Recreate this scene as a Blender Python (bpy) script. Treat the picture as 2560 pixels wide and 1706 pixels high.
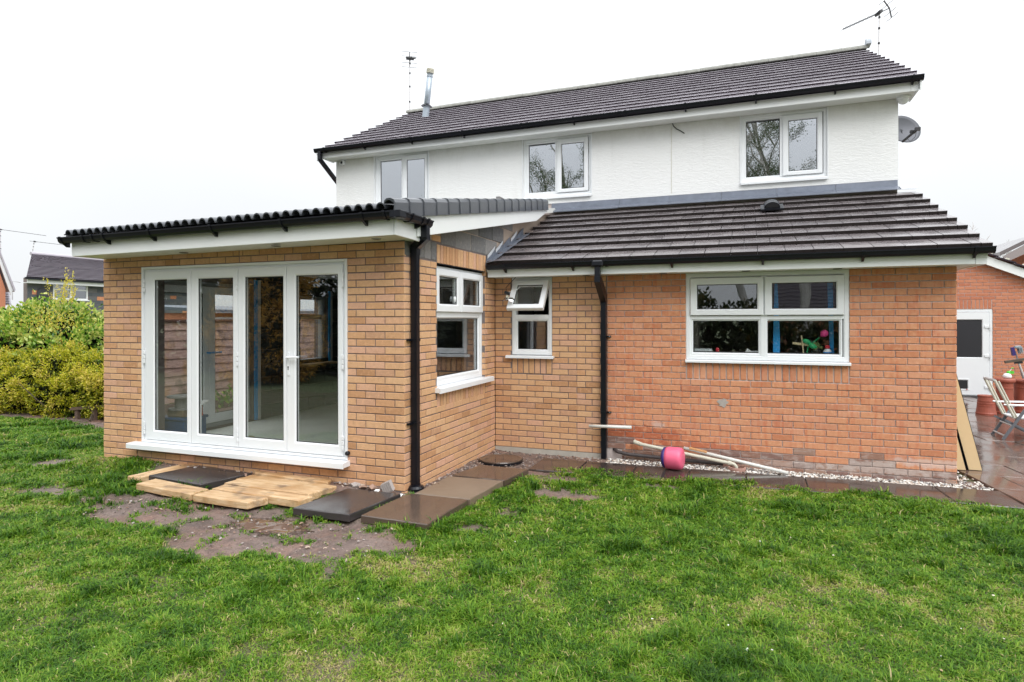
import bpy, bmesh, math, random
import numpy as np
from mathutils import Vector, Matrix, noise as mnoise
random.seed(7)
RNG = np.random.default_rng(11)
sc = bpy.context.scene
for o in list(bpy.data.objects):
    bpy.data.objects.remove(o)
COL = sc.collection

# ------------------------------------------------------------------ camera
CAM = Vector((3.14337, -7.82694, 1.69887))
FPX, YAW, PIT, ROL, PPX, PPY = 1570.22, .35883, .00086, -.00199, 1273.58, 796.08
cR = Vector((math.cos(YAW), math.sin(YAW), 0)); cF = Vector((-math.sin(YAW), math.cos(YAW), 0)); cU = Vector((0, 0, 1))
F2 = cF * math.cos(PIT) + cU * math.sin(PIT); U2 = -cF * math.sin(PIT) + cU * math.cos(PIT)
R3 = cR * math.cos(ROL) + U2 * math.sin(ROL); U3 = -cR * math.sin(ROL) + U2 * math.cos(ROL)
cd = bpy.data.cameras.new('camera'); cam = bpy.data.objects.new('camera', cd); COL.objects.link(cam)
M = Matrix((R3, U3, -F2)).transposed().to_4x4(); M.translation = CAM
cam.matrix_world = M
cd.sensor_width = 36.0; cd.lens = FPX / 2560 * 36
cd.shift_x = (1280 - PPX) / 2560; cd.shift_y = (PPY - 853) / 2560
cd.clip_start = .05; cd.clip_end = 2000
sc.camera = cam

# ------------------------------------------------------------------ sky, sun, exposure
SUN_DIR = Vector((.55, -.55, .75)).normalized()          # towards the sun behind the cloud
sun_el = math.asin(SUN_DIR.z); sun_az = math.atan2(SUN_DIR.x, SUN_DIR.y)
w = bpy.data.worlds.new('World'); sc.world = w; w.use_nodes = True
nt = w.node_tree; nt.nodes.clear()
def wn(t, **k):
    n = nt.nodes.new(t)
    for a, b in k.items(): setattr(n, a, b)
    return n
sky = wn('ShaderNodeTexSky', sky_type='NISHITA', sun_disc=False, sun_elevation=sun_el, sun_rotation=sun_az, altitude=30, air_density=1.0, dust_density=4.0)
tc = wn('ShaderNodeTexCoord'); sep = wn('ShaderNodeSeparateXYZ'); nt.links.new(tc.outputs['Generated'], sep.inputs[0])
mx = wn('ShaderNodeMath', operation='MAXIMUM'); nt.links.new(sep.outputs['Z'], mx.inputs[0]); mx.inputs[1].default_value = 0
pw = wn('ShaderNodeMath', operation='POWER'); nt.links.new(mx.outputs[0], pw.inputs[0]); pw.inputs[1].default_value = 2.0
mr = wn('ShaderNodeMapRange'); nt.links.new(pw.outputs[0], mr.inputs[0])     # overcast sky: brightest overhead
mr.inputs['To Min'].default_value = 7.8; mr.inputs['To Max'].default_value = 30.0
cl = wn('ShaderNodeTexNoise'); cl.inputs['Scale'].default_value = 1.6; cl.inputs['Detail'].default_value = 4
nt.links.new(tc.outputs['Generated'], cl.inputs['Vector'])
clr = wn('ShaderNodeMapRange'); nt.links.new(cl.outputs['Fac'], clr.inputs[0])
clr.inputs['From Min'].default_value = .3; clr.inputs['From Max'].default_value = .7
clr.inputs['To Min'].default_value = .94; clr.inputs['To Max'].default_value = 1.05
mu = wn('ShaderNodeMath', operation='MULTIPLY'); nt.links.new(mr.outputs[0], mu.inputs[0]); nt.links.new(clr.outputs[0], mu.inputs[1])
vm = wn('ShaderNodeVectorMath', operation='SCALE'); vm.inputs[0].default_value = (.965, .99, 1.015); nt.links.new(mu.outputs[0], vm.inputs['Scale'])
mix = wn('ShaderNodeMix', data_type='RGBA'); mix.inputs['Factor'].default_value = .94
nt.links.new(sky.outputs[0], mix.inputs['A']); nt.links.new(vm.outputs[0], mix.inputs['B'])
bg = wn('ShaderNodeBackground'); bg.inputs['Strength'].default_value = .1; nt.links.new(mix.outputs['Result'], bg.inputs['Color'])
wo = wn('ShaderNodeOutputWorld'); nt.links.new(bg.outputs[0], wo.inputs['Surface'])
sl = bpy.data.lights.new('sun', 'SUN'); so = bpy.data.objects.new('sun', sl); COL.objects.link(so)
sl.energy = 1.4; sl.angle = math.radians(35); sl.color = (1, .985, .965)
so.rotation_euler = (-SUN_DIR).to_track_quat('-Z', 'Y').to_euler()
so.location = (0, 0, 30)
sc.view_settings.view_transform = 'Standard'; sc.view_settings.look = 'None'
sc.view_settings.exposure = 0.32; sc.view_settings.gamma = 1.0
sc.view_settings.use_curve_mapping = False
sc.render.engine = 'CYCLES'
sc.cycles.max_bounces = 10; sc.cycles.transparent_max_bounces = 16; sc.cycles.glossy_bounces = 5; sc.cycles.diffuse_bounces = 4

# ------------------------------------------------------------------ helpers
def bp(u, v, ax, val):
    """point where the photo's pixel ray meets an axis plane (used once to read measurements)"""
    d = F2 + R3 * ((u - PPX) / FPX) + U3 * ((PPY - v) / FPX)
    i = 'xyz'.index(ax); t = (val - CAM[i]) / d[i]
    return CAM + d * t
WL = {}
class MB:
    def __init__(s): s.v = []; s.f = []
    def add(s, vs, fs):
        b = len(s.v); s.v += [tuple(v) for v in vs]; s.f += [tuple(b + i for i in f) for f in fs]; return s
    def box(s, x0, x1, y0, y1, z0, z1):
        return s.add([(x0,y0,z0),(x1,y0,z0),(x1,y1,z0),(x0,y1,z0),(x0,y0,z1),(x1,y0,z1),(x1,y1,z1),(x0,y1,z1)],
                     [(0,3,2,1),(4,5,6,7),(0,1,5,4),(1,2,6,5),(2,3,7,6),(3,0,4,7)])
    def obox(s, c, ax, ay, az):
        """box from centre and three half-axis vectors"""
        c, ax, ay, az = map(Vector, (c, ax, ay, az))
        vs = [c + ax*i + ay*j + az*k for k in (-1,1) for i, j in ((-1,-1),(1,-1),(1,1),(-1,1))]
        return s.add(vs, [(0,3,2,1),(4,5,6,7),(0,1,5,4),(1,2,6,5),(2,3,7,6),(3,0,4,7)])
    def bar(s, a, b, w, h, up=(0,0,1)):
        a, b, up = Vector(a), Vector(b), Vector(up); d = (b - a); n = d.normalized()
        sd = n.cross(up)
        if sd.length < 1e-4: sd = n.cross(Vector((1,0,0)))
        sd.normalize(); u2 = sd.cross(n)
        return s.obox((a + b) / 2, d / 2, sd * w / 2, u2 * h / 2)
    def prism(s, poly, ext):
        """poly: list of 3D points (planar), ext: extrusion vector"""
        n = len(poly); e = Vector(ext); p = [Vector(q) for q in poly]
        return s.add(p + [q + e for q in p], [tuple(range(n))[::-1], tuple(range(n, 2*n))] + [(i, (i+1) % n, n + (i+1) % n, n + i) for i in range(n)])
    def tube(s, pts, r, n=8, caps=True):
        pts = [Vector(p) for p in pts]; rs = r if isinstance(r, (list, tuple)) else [r] * len(pts)
        base = len(s.v); prev = None
        for i, p in enumerate(pts):
            t = (pts[min(i+1, len(pts)-1)] - pts[max(i-1, 0)]).normalized()
            if prev is None:
                a = t.cross(Vector((0,0,1)))
                if a.length < 1e-3: a = t.cross(Vector((1,0,0)))
            else: a = prev - t * prev.dot(t)
            a.normalize(); prev = a; b = t.cross(a)
            for k in range(n):
                th = 2 * math.pi * k / n; s.v.append(tuple(p + (a * math.cos(th) + b * math.sin(th)) * rs[i]))
        for i in range(len(pts) - 1):
            for k in range(n):
                s.f.append((base+i*n+k, base+i*n+(k+1) % n, base+(i+1)*n+(k+1) % n, base+(i+1)*n+k))
        if caps:
            s.f.append(tuple(base + k for k in range(n))[::-1]); s.f.append(tuple(base + (len(pts)-1)*n + k for k in range(n)))
        return s
    def lathe(s, c, prof, n=20, axis=(0,0,1), cap=True):
        """prof: (radius, height) pairs along axis"""
        c = Vector(c); ax = Vector(axis).normalized()
        a = ax.cross(Vector((0,0,1)))
        if a.length < 1e-3: a = Vector((1,0,0))
        a.normalize(); b = ax.cross(a); base = len(s.v)
        for r, h in prof:
            for k in range(n):
                th = 2*math.pi*k/n; s.v.append(tuple(c + ax*h + (a*math.cos(th) + b*math.sin(th))*r))
        for i in range(len(prof)-1):
            for k in range(n): s.f.append((base+i*n+k, base+i*n+(k+1) % n, base+(i+1)*n+(k+1) % n, base+(i+1)*n+k))
        if cap:
            s.f.append(tuple(base+k for k in range(n))[::-1]); s.f.append(tuple(base+(len(prof)-1)*n+k for k in range(n)))
        return s
    def build(s, name, mat, parent=None, recenter=True, fixn=True, smooth=False, **props):
        vs = np.array(s.v, float).reshape(-1, 3); c = np.zeros(3)
        if recenter and len(vs):
            c = np.array([(vs[:,0].min()+vs[:,0].max())/2, (vs[:,1].min()+vs[:,1].max())/2, vs[:,2].min()])
        me = bpy.data.meshes.new(name); me.from_pydata([tuple(v) for v in (vs - c)], [], s.f)
        if fixn:
            bm = bmesh.new(); bm.from_mesh(me); bmesh.ops.recalc_face_normals(bm, faces=bm.faces); bm.to_mesh(me); bm.free()
        if smooth: 
            for p in me.polygons: p.use_smooth = True
        if mat: me.materials.append(mat)
        return place(name, me, Vector(c), parent, **props)
def place(name, me, loc, parent=None, rot=None, **props):
    o = bpy.data.objects.new(name, me); COL.objects.link(o)
    o.location = loc
    if rot is not None: o.rotation_euler = rot
    WL[o.name] = Vector(loc)
    if parent is not None:
        o.parent = parent; o.matrix_parent_inverse = Matrix.Translation(-WL[parent.name])
    for k, v in props.items(): o[k] = v
    return o
def root(name, loc, label, category, group=None, **k):
    o = bpy.data.objects.new(name, None); COL.objects.link(o); o.location = loc; WL[o.name] = Vector(loc)
    o.empty_display_size = .2; o['label'] = label; o['category'] = category
    if group: o['group'] = group
    return o
def T(o, label, cat, group=None):
    o['label'] = label; o['category'] = cat
    if group: o['group'] = group
    return o
def bevel(o, w=.004, seg=1, ang=35):
    m = o.modifiers.new('bevel', 'BEVEL'); m.width = w; m.segments = seg; m.limit_method = 'ANGLE'; m.angle_limit = math.radians(ang)
    return o

# ------------------------------------------------------------------ materials
def newmat(name):
    m = bpy.data.materials.new(name); m.use_nodes = True; t = m.node_tree; t.nodes.clear(); return m, t
def nd(t, ty, ins=None, **k):
    n = t.nodes.new(ty)
    for a, b in k.items(): setattr(n, a, b)
    for a, b in (ins or {}).items():
        if hasattr(b, 'is_linked') or isinstance(b, bpy.types.NodeSocket): t.links.new(b, n.inputs[a])
        else: n.inputs[a].default_value = b
    return n
def c4(c): return (c[0], c[1], c[2], 1)
def mixc(t, fac, a, b, mode='MIX'):
    n = t.nodes.new('ShaderNodeMix'); n.data_type = 'RGBA'; n.blend_type = mode
    for k, x in (('Factor', fac), ('A', a), ('B', b)):
        if isinstance(x, bpy.types.NodeSocket): t.links.new(x, n.inputs[k])
        else: n.inputs[k].default_value = x if k == 'Factor' else c4(x)
    return n.outputs['Result']
def ramp(t, fac, stops):
    n = t.nodes.new('ShaderNodeValToRGB'); t.links.new(fac, n.inputs[0]); e = n.color_ramp.elements
    while len(e) < len(stops): e.new(.5)
    for i, (p, c) in enumerate(stops): e[i].position = p; e[i].color = c4(c) if isinstance(c, tuple) else (c, c, c, 1)
    return n.outputs[0]
def noise(t, scale, detail=4, rough=.55, vec=None, dist=0):
    n = nd(t, 'ShaderNodeTexNoise', {'Scale': scale, 'Detail': detail, 'Roughness': rough, 'Distortion': dist})
    if vec is not None: t.links.new(vec, n.inputs['Vector'])
    return n.outputs['Fac']
def wpos(t, scale=(1,1,1)):
    g = nd(t, 'ShaderNodeNewGeometry'); m = nd(t, 'ShaderNodeMapping'); t.links.new(g.outputs['Position'], m.inputs[0]); m.inputs['Scale'].default_value = scale
    return m.outputs[0]
def rnd(t):
    oi = nd(t, 'ShaderNodeObjectInfo'); g = nd(t, 'ShaderNodeNewGeometry')
    a = nd(t, 'ShaderNodeMath', operation='ADD'); t.links.new(oi.outputs['Random'], a.inputs[0]); t.links.new(g.outputs['Random Per Island'], a.inputs[1])
    f = nd(t, 'ShaderNodeMath', operation='FRACT'); t.links.new(a.outputs[0], f.inputs[0]); return f.outputs[0]
def attr(t, name):
    a = nd(t, 'ShaderNodeAttribute'); a.attribute_name = name; return a.outputs['Fac']
def math2(t, op, a, b):
    n = nd(t, 'ShaderNodeMath', operation=op)
    for i, x in enumerate((a, b)):
        if isinstance(x, bpy.types.NodeSocket): t.links.new(x, n.inputs[i])
        else: n.inputs[i].default_value = x
    return n.outputs[0]
def finish(t, m, col, rough=.5, bump=None, bstr=.3, bdist=.01, metal=0, spec=.5, trans=0, coat=0, coatr=.1):
    p = nd(t, 'ShaderNodeBsdfPrincipled'); o = nd(t, 'ShaderNodeOutputMaterial')
    for k, x in (('Base Color', col), ('Roughness', rough), ('Metallic', metal), ('Specular IOR Level', spec), ('Coat Weight', coat), ('Coat Roughness', coatr)):
        if isinstance(x, bpy.types.NodeSocket): t.links.new(x, p.inputs[k])
        else: p.inputs[k].default_value = c4(x) if k == 'Base Color' else x
    if bump is not None:
        b = nd(t, 'ShaderNodeBump', {'Height': bump, 'Strength': bstr, 'Distance': bdist}); t.links.new(b.outputs[0], p.inputs['Normal'])
    if trans:
        tr = nd(t, 'ShaderNodeBsdfTranslucent')
        if isinstance(col, bpy.types.NodeSocket): t.links.new(col, tr.inputs[0])
        else: tr.inputs[0].default_value = c4(col)
        mx = nd(t, 'ShaderNodeMixShader'); mx.inputs[0].default_value = trans
        t.links.new(p.outputs[0], mx.inputs[1]); t.links.new(tr.outputs[0], mx.inputs[2]); t.links.new(mx.outputs[0], o.inputs[0])
    else: t.links.new(p.outputs[0], o.inputs[0])
    return m
def plain(name, c, rough=.5, metal=0, var=.0, scale=8, bstr=0, bscale=60, spec=.5, rvar=0):
    m, t = newmat(name); col = c; r = rough
    if var:
        f = noise(t, scale, 5, vec=wpos(t)); col = mixc(t, f, tuple(x*(1-var) for x in c), tuple(min(1, x*(1+var)) for x in c))
    if rvar:
        f2 = noise(t, scale*1.7, 4, vec=wpos(t)); mr = nd(t, 'ShaderNodeMapRange', {0: f2, 'From Min': .35, 'From Max': .65, 'To Min': max(.02, rough-rvar), 'To Max': rough+rvar}); r = mr.outputs[0]
    b = noise(t, bscale, 5, vec=wpos(t)) if bstr else None
    return finish(t, m, col, r, b, bstr, .004, metal, spec)
def brickmat(name, stops, speck, streak=0, sv=(26,26,3), stains=()):
    m, t = newmat(name); r = rnd(t); col = ramp(t, r, stops); P = wpos(t)
    n1 = noise(t, 9, 5, .6, P); col = mixc(t, math2(t, 'MULTIPLY', n1, .55), col, speck[0], 'MIX')
    n2 = noise(t, 160, 3, .7, P); pit = ramp(t, n2, [(.34, 0.0), (.44, 1.0)]); 
    col = mixc(t, math2(t, 'MULTIPLY', math2(t, 'SUBTRACT', 1, pit), .5), col, speck[1])
    if streak:
        n3 = noise(t, 1, 3, .6, wpos(t, sv)); s3 = ramp(t, n3, [(.5, 0.0), (.66, 1.0)])
        col = mixc(t, math2(t, 'MULTIPLY', s3, streak), col, speck[2])
    for (c_, r_s, colr, amt) in stains:      # damp or salty patches with their own ragged outline
        g = nd(t, 'ShaderNodeNewGeometry'); a_ = nd(t, 'ShaderNodeVectorMath', {0: g.outputs['Position'], 1: c_}, operation='SUBTRACT'); b_ = nd(t, 'ShaderNodeVectorMath', {0: a_.outputs[0], 1: tuple(1/x for x in r_s)}, operation='MULTIPLY'); ln_ = nd(t, 'ShaderNodeVectorMath', {0: b_.outputs[0]}, operation='LENGTH').outputs['Value']
        e_ = math2(t, 'ADD', ln_, math2(t, 'MULTIPLY', math2(t, 'SUBTRACT', noise(t, 11, 5, .65, P), .5), 2.6)); col = mixc(t, math2(t, 'MULTIPLY', ramp(t, e_, [(.55, 1.0), (.95, 0.0)]), amt), col, colr)
    n5 = noise(t, 26, 4, .65, P); col = mixc(t, math2(t, 'MULTIPLY', ramp(t, n5, [(.52, 0.0), (.70, 1.0)]), .35), col, tuple(min(.85, x*1.45+.05) for x in speck[0])); col = mixc(t, math2(t, 'MULTIPLY', ramp(t, n5, [(.30, 1.0), (.42, 0.0)]), .35), col, speck[1])
    h = math2(t, 'ADD', math2(t, 'MULTIPLY', n2, .6), noise(t, 45, 4, .6, P))
    return finish(t, m, col, .82, h, .55, .004, spec=.25)
TAN = brickmat('tan_brick', [(0,(.42,.22,.11)),(.1,(.57,.31,.165)),(.3,(.62,.37,.20)),(.5,(.69,.435,.25)),(.7,(.65,.39,.22)),(.86,(.69,.41,.30)),(1,(.50,.29,.18))], [(.56,.31,.16),(.34,.18,.09)])
ORANGE = brickmat('orange_brick', [(0,(.45,.15,.075)),(.15,(.57,.225,.115)),(.4,(.65,.30,.165)),(.65,(.60,.26,.14)),(.85,(.66,.32,.20)),(1,(.49,.185,.11))], [(.62,.32,.18),(.40,.16,.08),(.52,.13,.06)], .55, stains=[((1.85,0,.27),(.75,9,.13),(.40,.10,.045),.8), ((2.6,0,.16),(.8,9,.08),(.40,.10,.05),.6), ((2.15,0,.40),(.12,9,.05),(.62,.46,.40),.7), ((5.0,0,.15),(.5,9,.06),(.62,.56,.52),.5)])
PLINTH = brickmat('weathered_plinth_brick', [(0,(.20,.125,.115)),(.3,(.30,.165,.125)),(.6,(.36,.19,.13)),(1,(.42,.27,.20))], [(.20,.12,.095),(.12,.08,.065),(.60,.54,.50)], .45, (7,7,22), stains=[((4.6,0,.07),(.9,9,.09),(.60,.54,.50),.5), ((3.6,0,.03),(.5,9,.05),(.56,.48,.43),.35)])
REDFAR = brickmat('red_brick', [(0,(.46,.15,.085)),(.4,(.54,.20,.11)),(.8,(.58,.24,.14)),(1,(.48,.17,.10))], [(.5,.22,.13),(.35,.13,.08)])
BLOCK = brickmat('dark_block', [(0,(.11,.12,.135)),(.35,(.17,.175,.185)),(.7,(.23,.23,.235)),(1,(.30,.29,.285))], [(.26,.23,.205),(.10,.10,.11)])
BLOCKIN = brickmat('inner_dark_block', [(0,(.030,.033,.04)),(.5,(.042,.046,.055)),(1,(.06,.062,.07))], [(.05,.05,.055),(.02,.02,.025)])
def mortarmat(name, c):
    m, t = newmat(name); P = wpos(t); n = noise(t, 40, 5, .6, P); n2 = noise(t, 2.2, 4, .6, P)
    col = mixc(t, n2, tuple(x*.72 for x in c), tuple(x*1.15 for x in c)); return finish(t, m, col, .9, n, .5, .004, spec=.2)
MORTAR = mortarmat('grey_mortar', (.205,.17,.162)); MORTAR2 = mortarmat('pinkish_mortar', (.58,.50,.47)); MORTAR3 = mortarmat('pale_mortar', (.5,.40,.33))
UPVC = plain('white_upvc', (.80,.82,.84), .28, var=.03, scale=3)
FASCIA = plain('white_fascia_board', (.82,.84,.84), .3, var=.03, scale=2.5)
SOFFIT = plain('white_soffit_board', (.74,.75,.72), .4, var=.04, scale=3)
BLACKP = plain('black_plastic', (.006,.007,.011), .3, var=.2, scale=6, spec=.35)
RUBBER = plain('black_rubber', (.012,.012,.014), .55)
LEAD = plain('lead_sheet', (.17,.19,.235), .42, metal=.35, var=.35, scale=7, bstr=.3, bscale=14, rvar=.12)
LEADW = plain('bright_lead_sheet', (.62,.64,.67), .4, metal=.2, var=.2, scale=15)
STEEL = plain('galvanised_steel', (.36,.41,.46), .38, metal=.55, var=.28, scale=12)
CONC = plain('grey_concrete', (.42,.40,.35), .85, var=.25, scale=9, bstr=.4, bscale=30)
def rendermat():
    m, t = newmat('white_render'); a = noise(t, 1, 5, .62, wpos(t, (9, 9, 34)), 1.2); b = noise(t, 22, 6, .7, wpos(t, (1,1,2.2)))
    big = noise(t, .9, 4, .6, wpos(t)); col = mixc(t, big, (.79,.795,.79), (.84,.845,.84))
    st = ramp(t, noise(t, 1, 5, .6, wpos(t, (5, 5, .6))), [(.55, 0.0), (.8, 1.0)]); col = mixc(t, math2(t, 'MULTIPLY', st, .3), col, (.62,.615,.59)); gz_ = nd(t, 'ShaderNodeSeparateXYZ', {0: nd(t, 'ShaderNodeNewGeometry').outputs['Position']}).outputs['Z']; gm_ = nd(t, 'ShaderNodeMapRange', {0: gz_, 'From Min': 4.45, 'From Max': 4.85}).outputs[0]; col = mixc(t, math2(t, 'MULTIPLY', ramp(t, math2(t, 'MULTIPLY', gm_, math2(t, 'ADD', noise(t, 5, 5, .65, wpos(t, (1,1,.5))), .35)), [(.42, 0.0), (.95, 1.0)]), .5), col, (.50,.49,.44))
    h = math2(t, 'ADD', ramp(t, a, [(.42, 0.0), (.60, 1.0)]), math2(t, 'MULTIPLY', b, .8))
    return finish(t, m, col, .75, h, .32, .008, spec=.3)
RENDER = rendermat()
def tilemat(name, stops, r0, r1, spec=.6, cr=(.10,.24), bumpy=True):
    m, t = newmat(name); P = wpos(t); col = ramp(t, rnd(t), stops); n = noise(t, 5, 5, .6, P); n2 = noise(t, 90, 4, .7, P)
    col = mixc(t, math2(t, 'MULTIPLY', n, .5), col, tuple(x*1.5 for x in stops[0][1])); col = mixc(t, math2(t, 'MULTIPLY', ramp(t, n2, [(.66, 0.0), (.8, 1.0)]), .2), col, (.16,.15,.13))
    rr = nd(t, 'ShaderNodeMapRange', {0: n, 'From Min': .3, 'From Max': .7, 'To Min': r0, 'To Max': r1}).outputs[0]
    return finish(t, m, col, .6, n2 if bumpy else None, .12, .002, spec=.5, coat=math2(t, 'MULTIPLY', rr, 1.0), coatr=ramp(t, n, [(.35,cr[0]),(.65,cr[1])]))
TILE = tilemat('wet_brown_tile', [(0,(.10,.083,.086)),(.4,(.125,.104,.107)),(.75,(.15,.125,.127)),(1,(.11,.092,.096))], 1.0, 1.0, cr=(.08,.26))
TILEUP = tilemat('painted_sheen_tile', [(0,(.29,.265,.30)),(.5,(.36,.335,.37)),(1,(.42,.395,.43))], 1.0, 1.0, cr=(.03,.07), bumpy=False)  # pale base colour stands in for the sky's sheen on wet tile tops
TILENEW = tilemat('new_slate_grey_tile', [(0,(.040,.045,.055)),(.5,(.048,.053,.064)),(1,(.056,.061,.072))], .5, .8)
EDGEUP = plain('shade_dark_tile_edge', (.028,.018,.026), .6, var=.5, scale=14, spec=.25); EDGE = plain('shade_brown_tile_edge', (.022,.017,.016), .7, var=.6, scale=22, bstr=.5, bscale=60, spec=.2)  # tile fronts painted near-black: shade put into the colour, tops kept lighter
EDGES = {'painted_sheen_tile': EDGEUP, 'wet_brown_tile': EDGE}
RIDGE = plain('lichened_ridge_tile', (.25,.25,.225), .8, var=.5, scale=11, bstr=.4, bscale=40)
def glassmat(name, c, k, tint):
    m, t = newmat(name); g0 = nd(t, 'ShaderNodeNewGeometry'); dt = nd(t, 'ShaderNodeVectorMath', {0: g0.outputs['Incoming'], 1: g0.outputs['Normal']}, operation='DOT_PRODUCT'); ca = math2(t, 'ABSOLUTE', dt.outputs['Value'], 0); sch = math2(t, 'ADD', .04, math2(t, 'MULTIPLY', math2(t, 'POWER', math2(t, 'SUBTRACT', 1, ca), 5), .96)); f = math2(t, 'MINIMUM', math2(t, 'ADD', math2(t, 'MULTIPLY', sch, k), c), 1)
    tr = nd(t, 'ShaderNodeBsdfTransparent'); tr.inputs[0].default_value = c4(tint); gl = nd(t, 'ShaderNodeBsdfGlossy'); gl.inputs['Roughness'].default_value = .004
    gl.inputs['Color'].default_value = (.93,.96,1,1)
    nb = noise(t, 1.6, 2, .5, wpos(t)); bm = nd(t, 'ShaderNodeBump', {'Height': nb, 'Strength': .06, 'Distance': .02}); t.links.new(bm.outputs[0], gl.inputs['Normal'])
    mx = nd(t, 'ShaderNodeMixShader'); t.links.new(f, mx.inputs[0]); t.links.new(tr.outputs[0], mx.inputs[1]); t.links.new(gl.outputs[0], mx.inputs[2])
    t.links.new(mx.outputs[0], nd(t, 'ShaderNodeOutputMaterial').inputs[0]); return m
GLASS = glassmat('window_glass', .075, 1.0, (.96,.975,.97)); GLASSUP = glassmat('coated_window_glass', .42, 1.0, (.5,.52,.54))
def woodmat(name, a, b, c, along):
    m, t = newmat(name); sc_ = {'x': (2.2,30,30), 'y': (30,2.2,30), 'z': (30,30,2.2)}[along]
    n = noise(t, 1.4, 6, .65, wpos(t, sc_), .8); n2 = noise(t, 2.6, 4, .6, wpos(t)); col = ramp(t, n, [(.3, a), (.5, b), (.72, c)])
    col = mixc(t, ramp(t, n2, [(.5, 0.0), (.62, .75)]), col, (.46,.26,.11)); col = mixc(t, math2(t, 'MULTIPLY', rnd(t), .3), col, tuple(x*.6 for x in b))
    n3 = noise(t, 1.3, 5, .6, wpos(t, (3,3,3))); col = mixc(t, ramp(t, n3, [(.54, 0.0), (.68, .75)]), col, (.13,.09,.065))
    rr = ramp(t, n2, [(.5, .65), (.62, .3)]); return finish(t, m, col, rr, n, .3, .004)
WOOD = woodmat('wet_oak', (.34,.18,.08), (.60,.40,.215), (.76,.60,.41), 'x'); WOODY = woodmat('wet_oak_lengthwise', (.34,.18,.08), (.60,.40,.215), (.76,.60,.41), 'y')
FENCEW = woodmat('weathered_fence', (.26,.15,.125), (.48,.31,.27), (.60,.43,.38), 'y')
def slabmat(name, c, r0, r1, wet=.5):
    r0, r1 = r0*.7, r1*.8
    m, t = newmat(name); P = wpos(t); n = noise(t, 2.3, 5, .6, P); n2 = noise(t, 70, 4, .65, P); n3 = noise(t, 9, 5, .6, P)
    col = mixc(t, n, tuple(x*.6 for x in c), tuple(x*1.25 for x in c)); col = mixc(t, math2(t, 'MULTIPLY', n3, .5), col, tuple(x*.75 for x in c))
    col = mixc(t, math2(t, 'MULTIPLY', rnd(t), .4), col, tuple(x*.7 for x in c))
    w = ramp(t, n, [(wet-.12, 0.0), (wet+.12, 1.0)]); rr = nd(t, 'ShaderNodeMapRange', {0: w, 'To Min': r0, 'To Max': r1}).outputs[0]
    return finish(t, m, col, rr, n2, .12, .002, spec=.55)
SLABW = slabmat('wet_brown_paving', (.105,.075,.058), .07, .3, .5); SLABPATH = slabmat('wet_path_paving', (.062,.047,.041), .05, .22, .5); SLABD = slabmat('wet_dark_paving', (.055,.048,.048), .14, .34, .45); SLABP = slabmat('damp_brown_paving', (.22,.165,.12), .22, .5, .35)
PATIOM = slabmat('wet_patio_paving', (.15,.10,.08), .04, .26, .52)
TERRA = plain('terracotta', (.30,.075,.045), .45, var=.35, scale=7, bstr=.2, bscale=30)
TERRAP = plain('pale_clay', (.46,.27,.22), .75, var=.2, scale=20)
PIPEW = plain('white_plastic_pipe', (.70,.70,.66), .4, var=.12, scale=14); PIPEC = plain('cream_plastic_pipe', (.58,.56,.46), .45, var=.15, scale=14)
# ------------------------------------------------------------------ wall mapping: u along the wall, w outwards, z up
class Wall:
    def __init__(s, kind, at): s.k = kind; s.a = at
    def p(s, u, w, z): return Vector((u, s.a - w, z)) if s.k == 'F' else Vector((s.a + w, u, z))
    def box(s, mb, u0, u1, w0, w1, z0, z1):
        a = s.p(u0, w0, z0); b = s.p(u1, w1, z1)
        return mb.box(min(a.x,b.x), max(a.x,b.x), min(a.y,b.y), max(a.y,b.y), min(a.z,b.z), max(a.z,b.z))
MESHC = {}
def piece_mesh(wall, du, dz, dw, ch, mat):
    key = (wall.k, round(du, 3), round(dz, 3), round(dw, 3), mat.name)
    if key in MESHC: return MESHC[key]
    a, b = du/2, dz/2; o = Wall(wall.k, 0); vs = []
    for (iu, iz, w) in ((0,0,-dw),(0,0,-ch),(ch,ch,0)):
        for su, sz in ((-1,-1),(1,-1),(1,1),(-1,1)):
            vs.append(tuple(o.p(su*(a-iu), w, sz*(b-iz))))
    fs = [(8,9,10,11)] + [(4+i, 4+(i+1)%4, 8+(i+1)%4, 8+i) for i in range(4)] + [(i, (i+1)%4, 4+(i+1)%4, 4+i) for i in range(4)]
    if wall.k == 'S': fs = [f for f in fs]
    me = bpy.data.meshes.new('piece'); me.from_pydata(vs, [], fs); bm = bmesh.new(); bm.from_mesh(me); bmesh.ops.recalc_face_normals(bm, faces=bm.faces)
    fc = max(bm.faces, key=lambda f: f.calc_area())
    want = o.p(0, 1, 0)
    if bm.faces[0].normal.dot(want) < 0:
        for f in bm.faces: f.normal_flip()
    bm.to_mesh(me); bm.free(); me.materials.append(mat); MESHC[key] = me; return me
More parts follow.
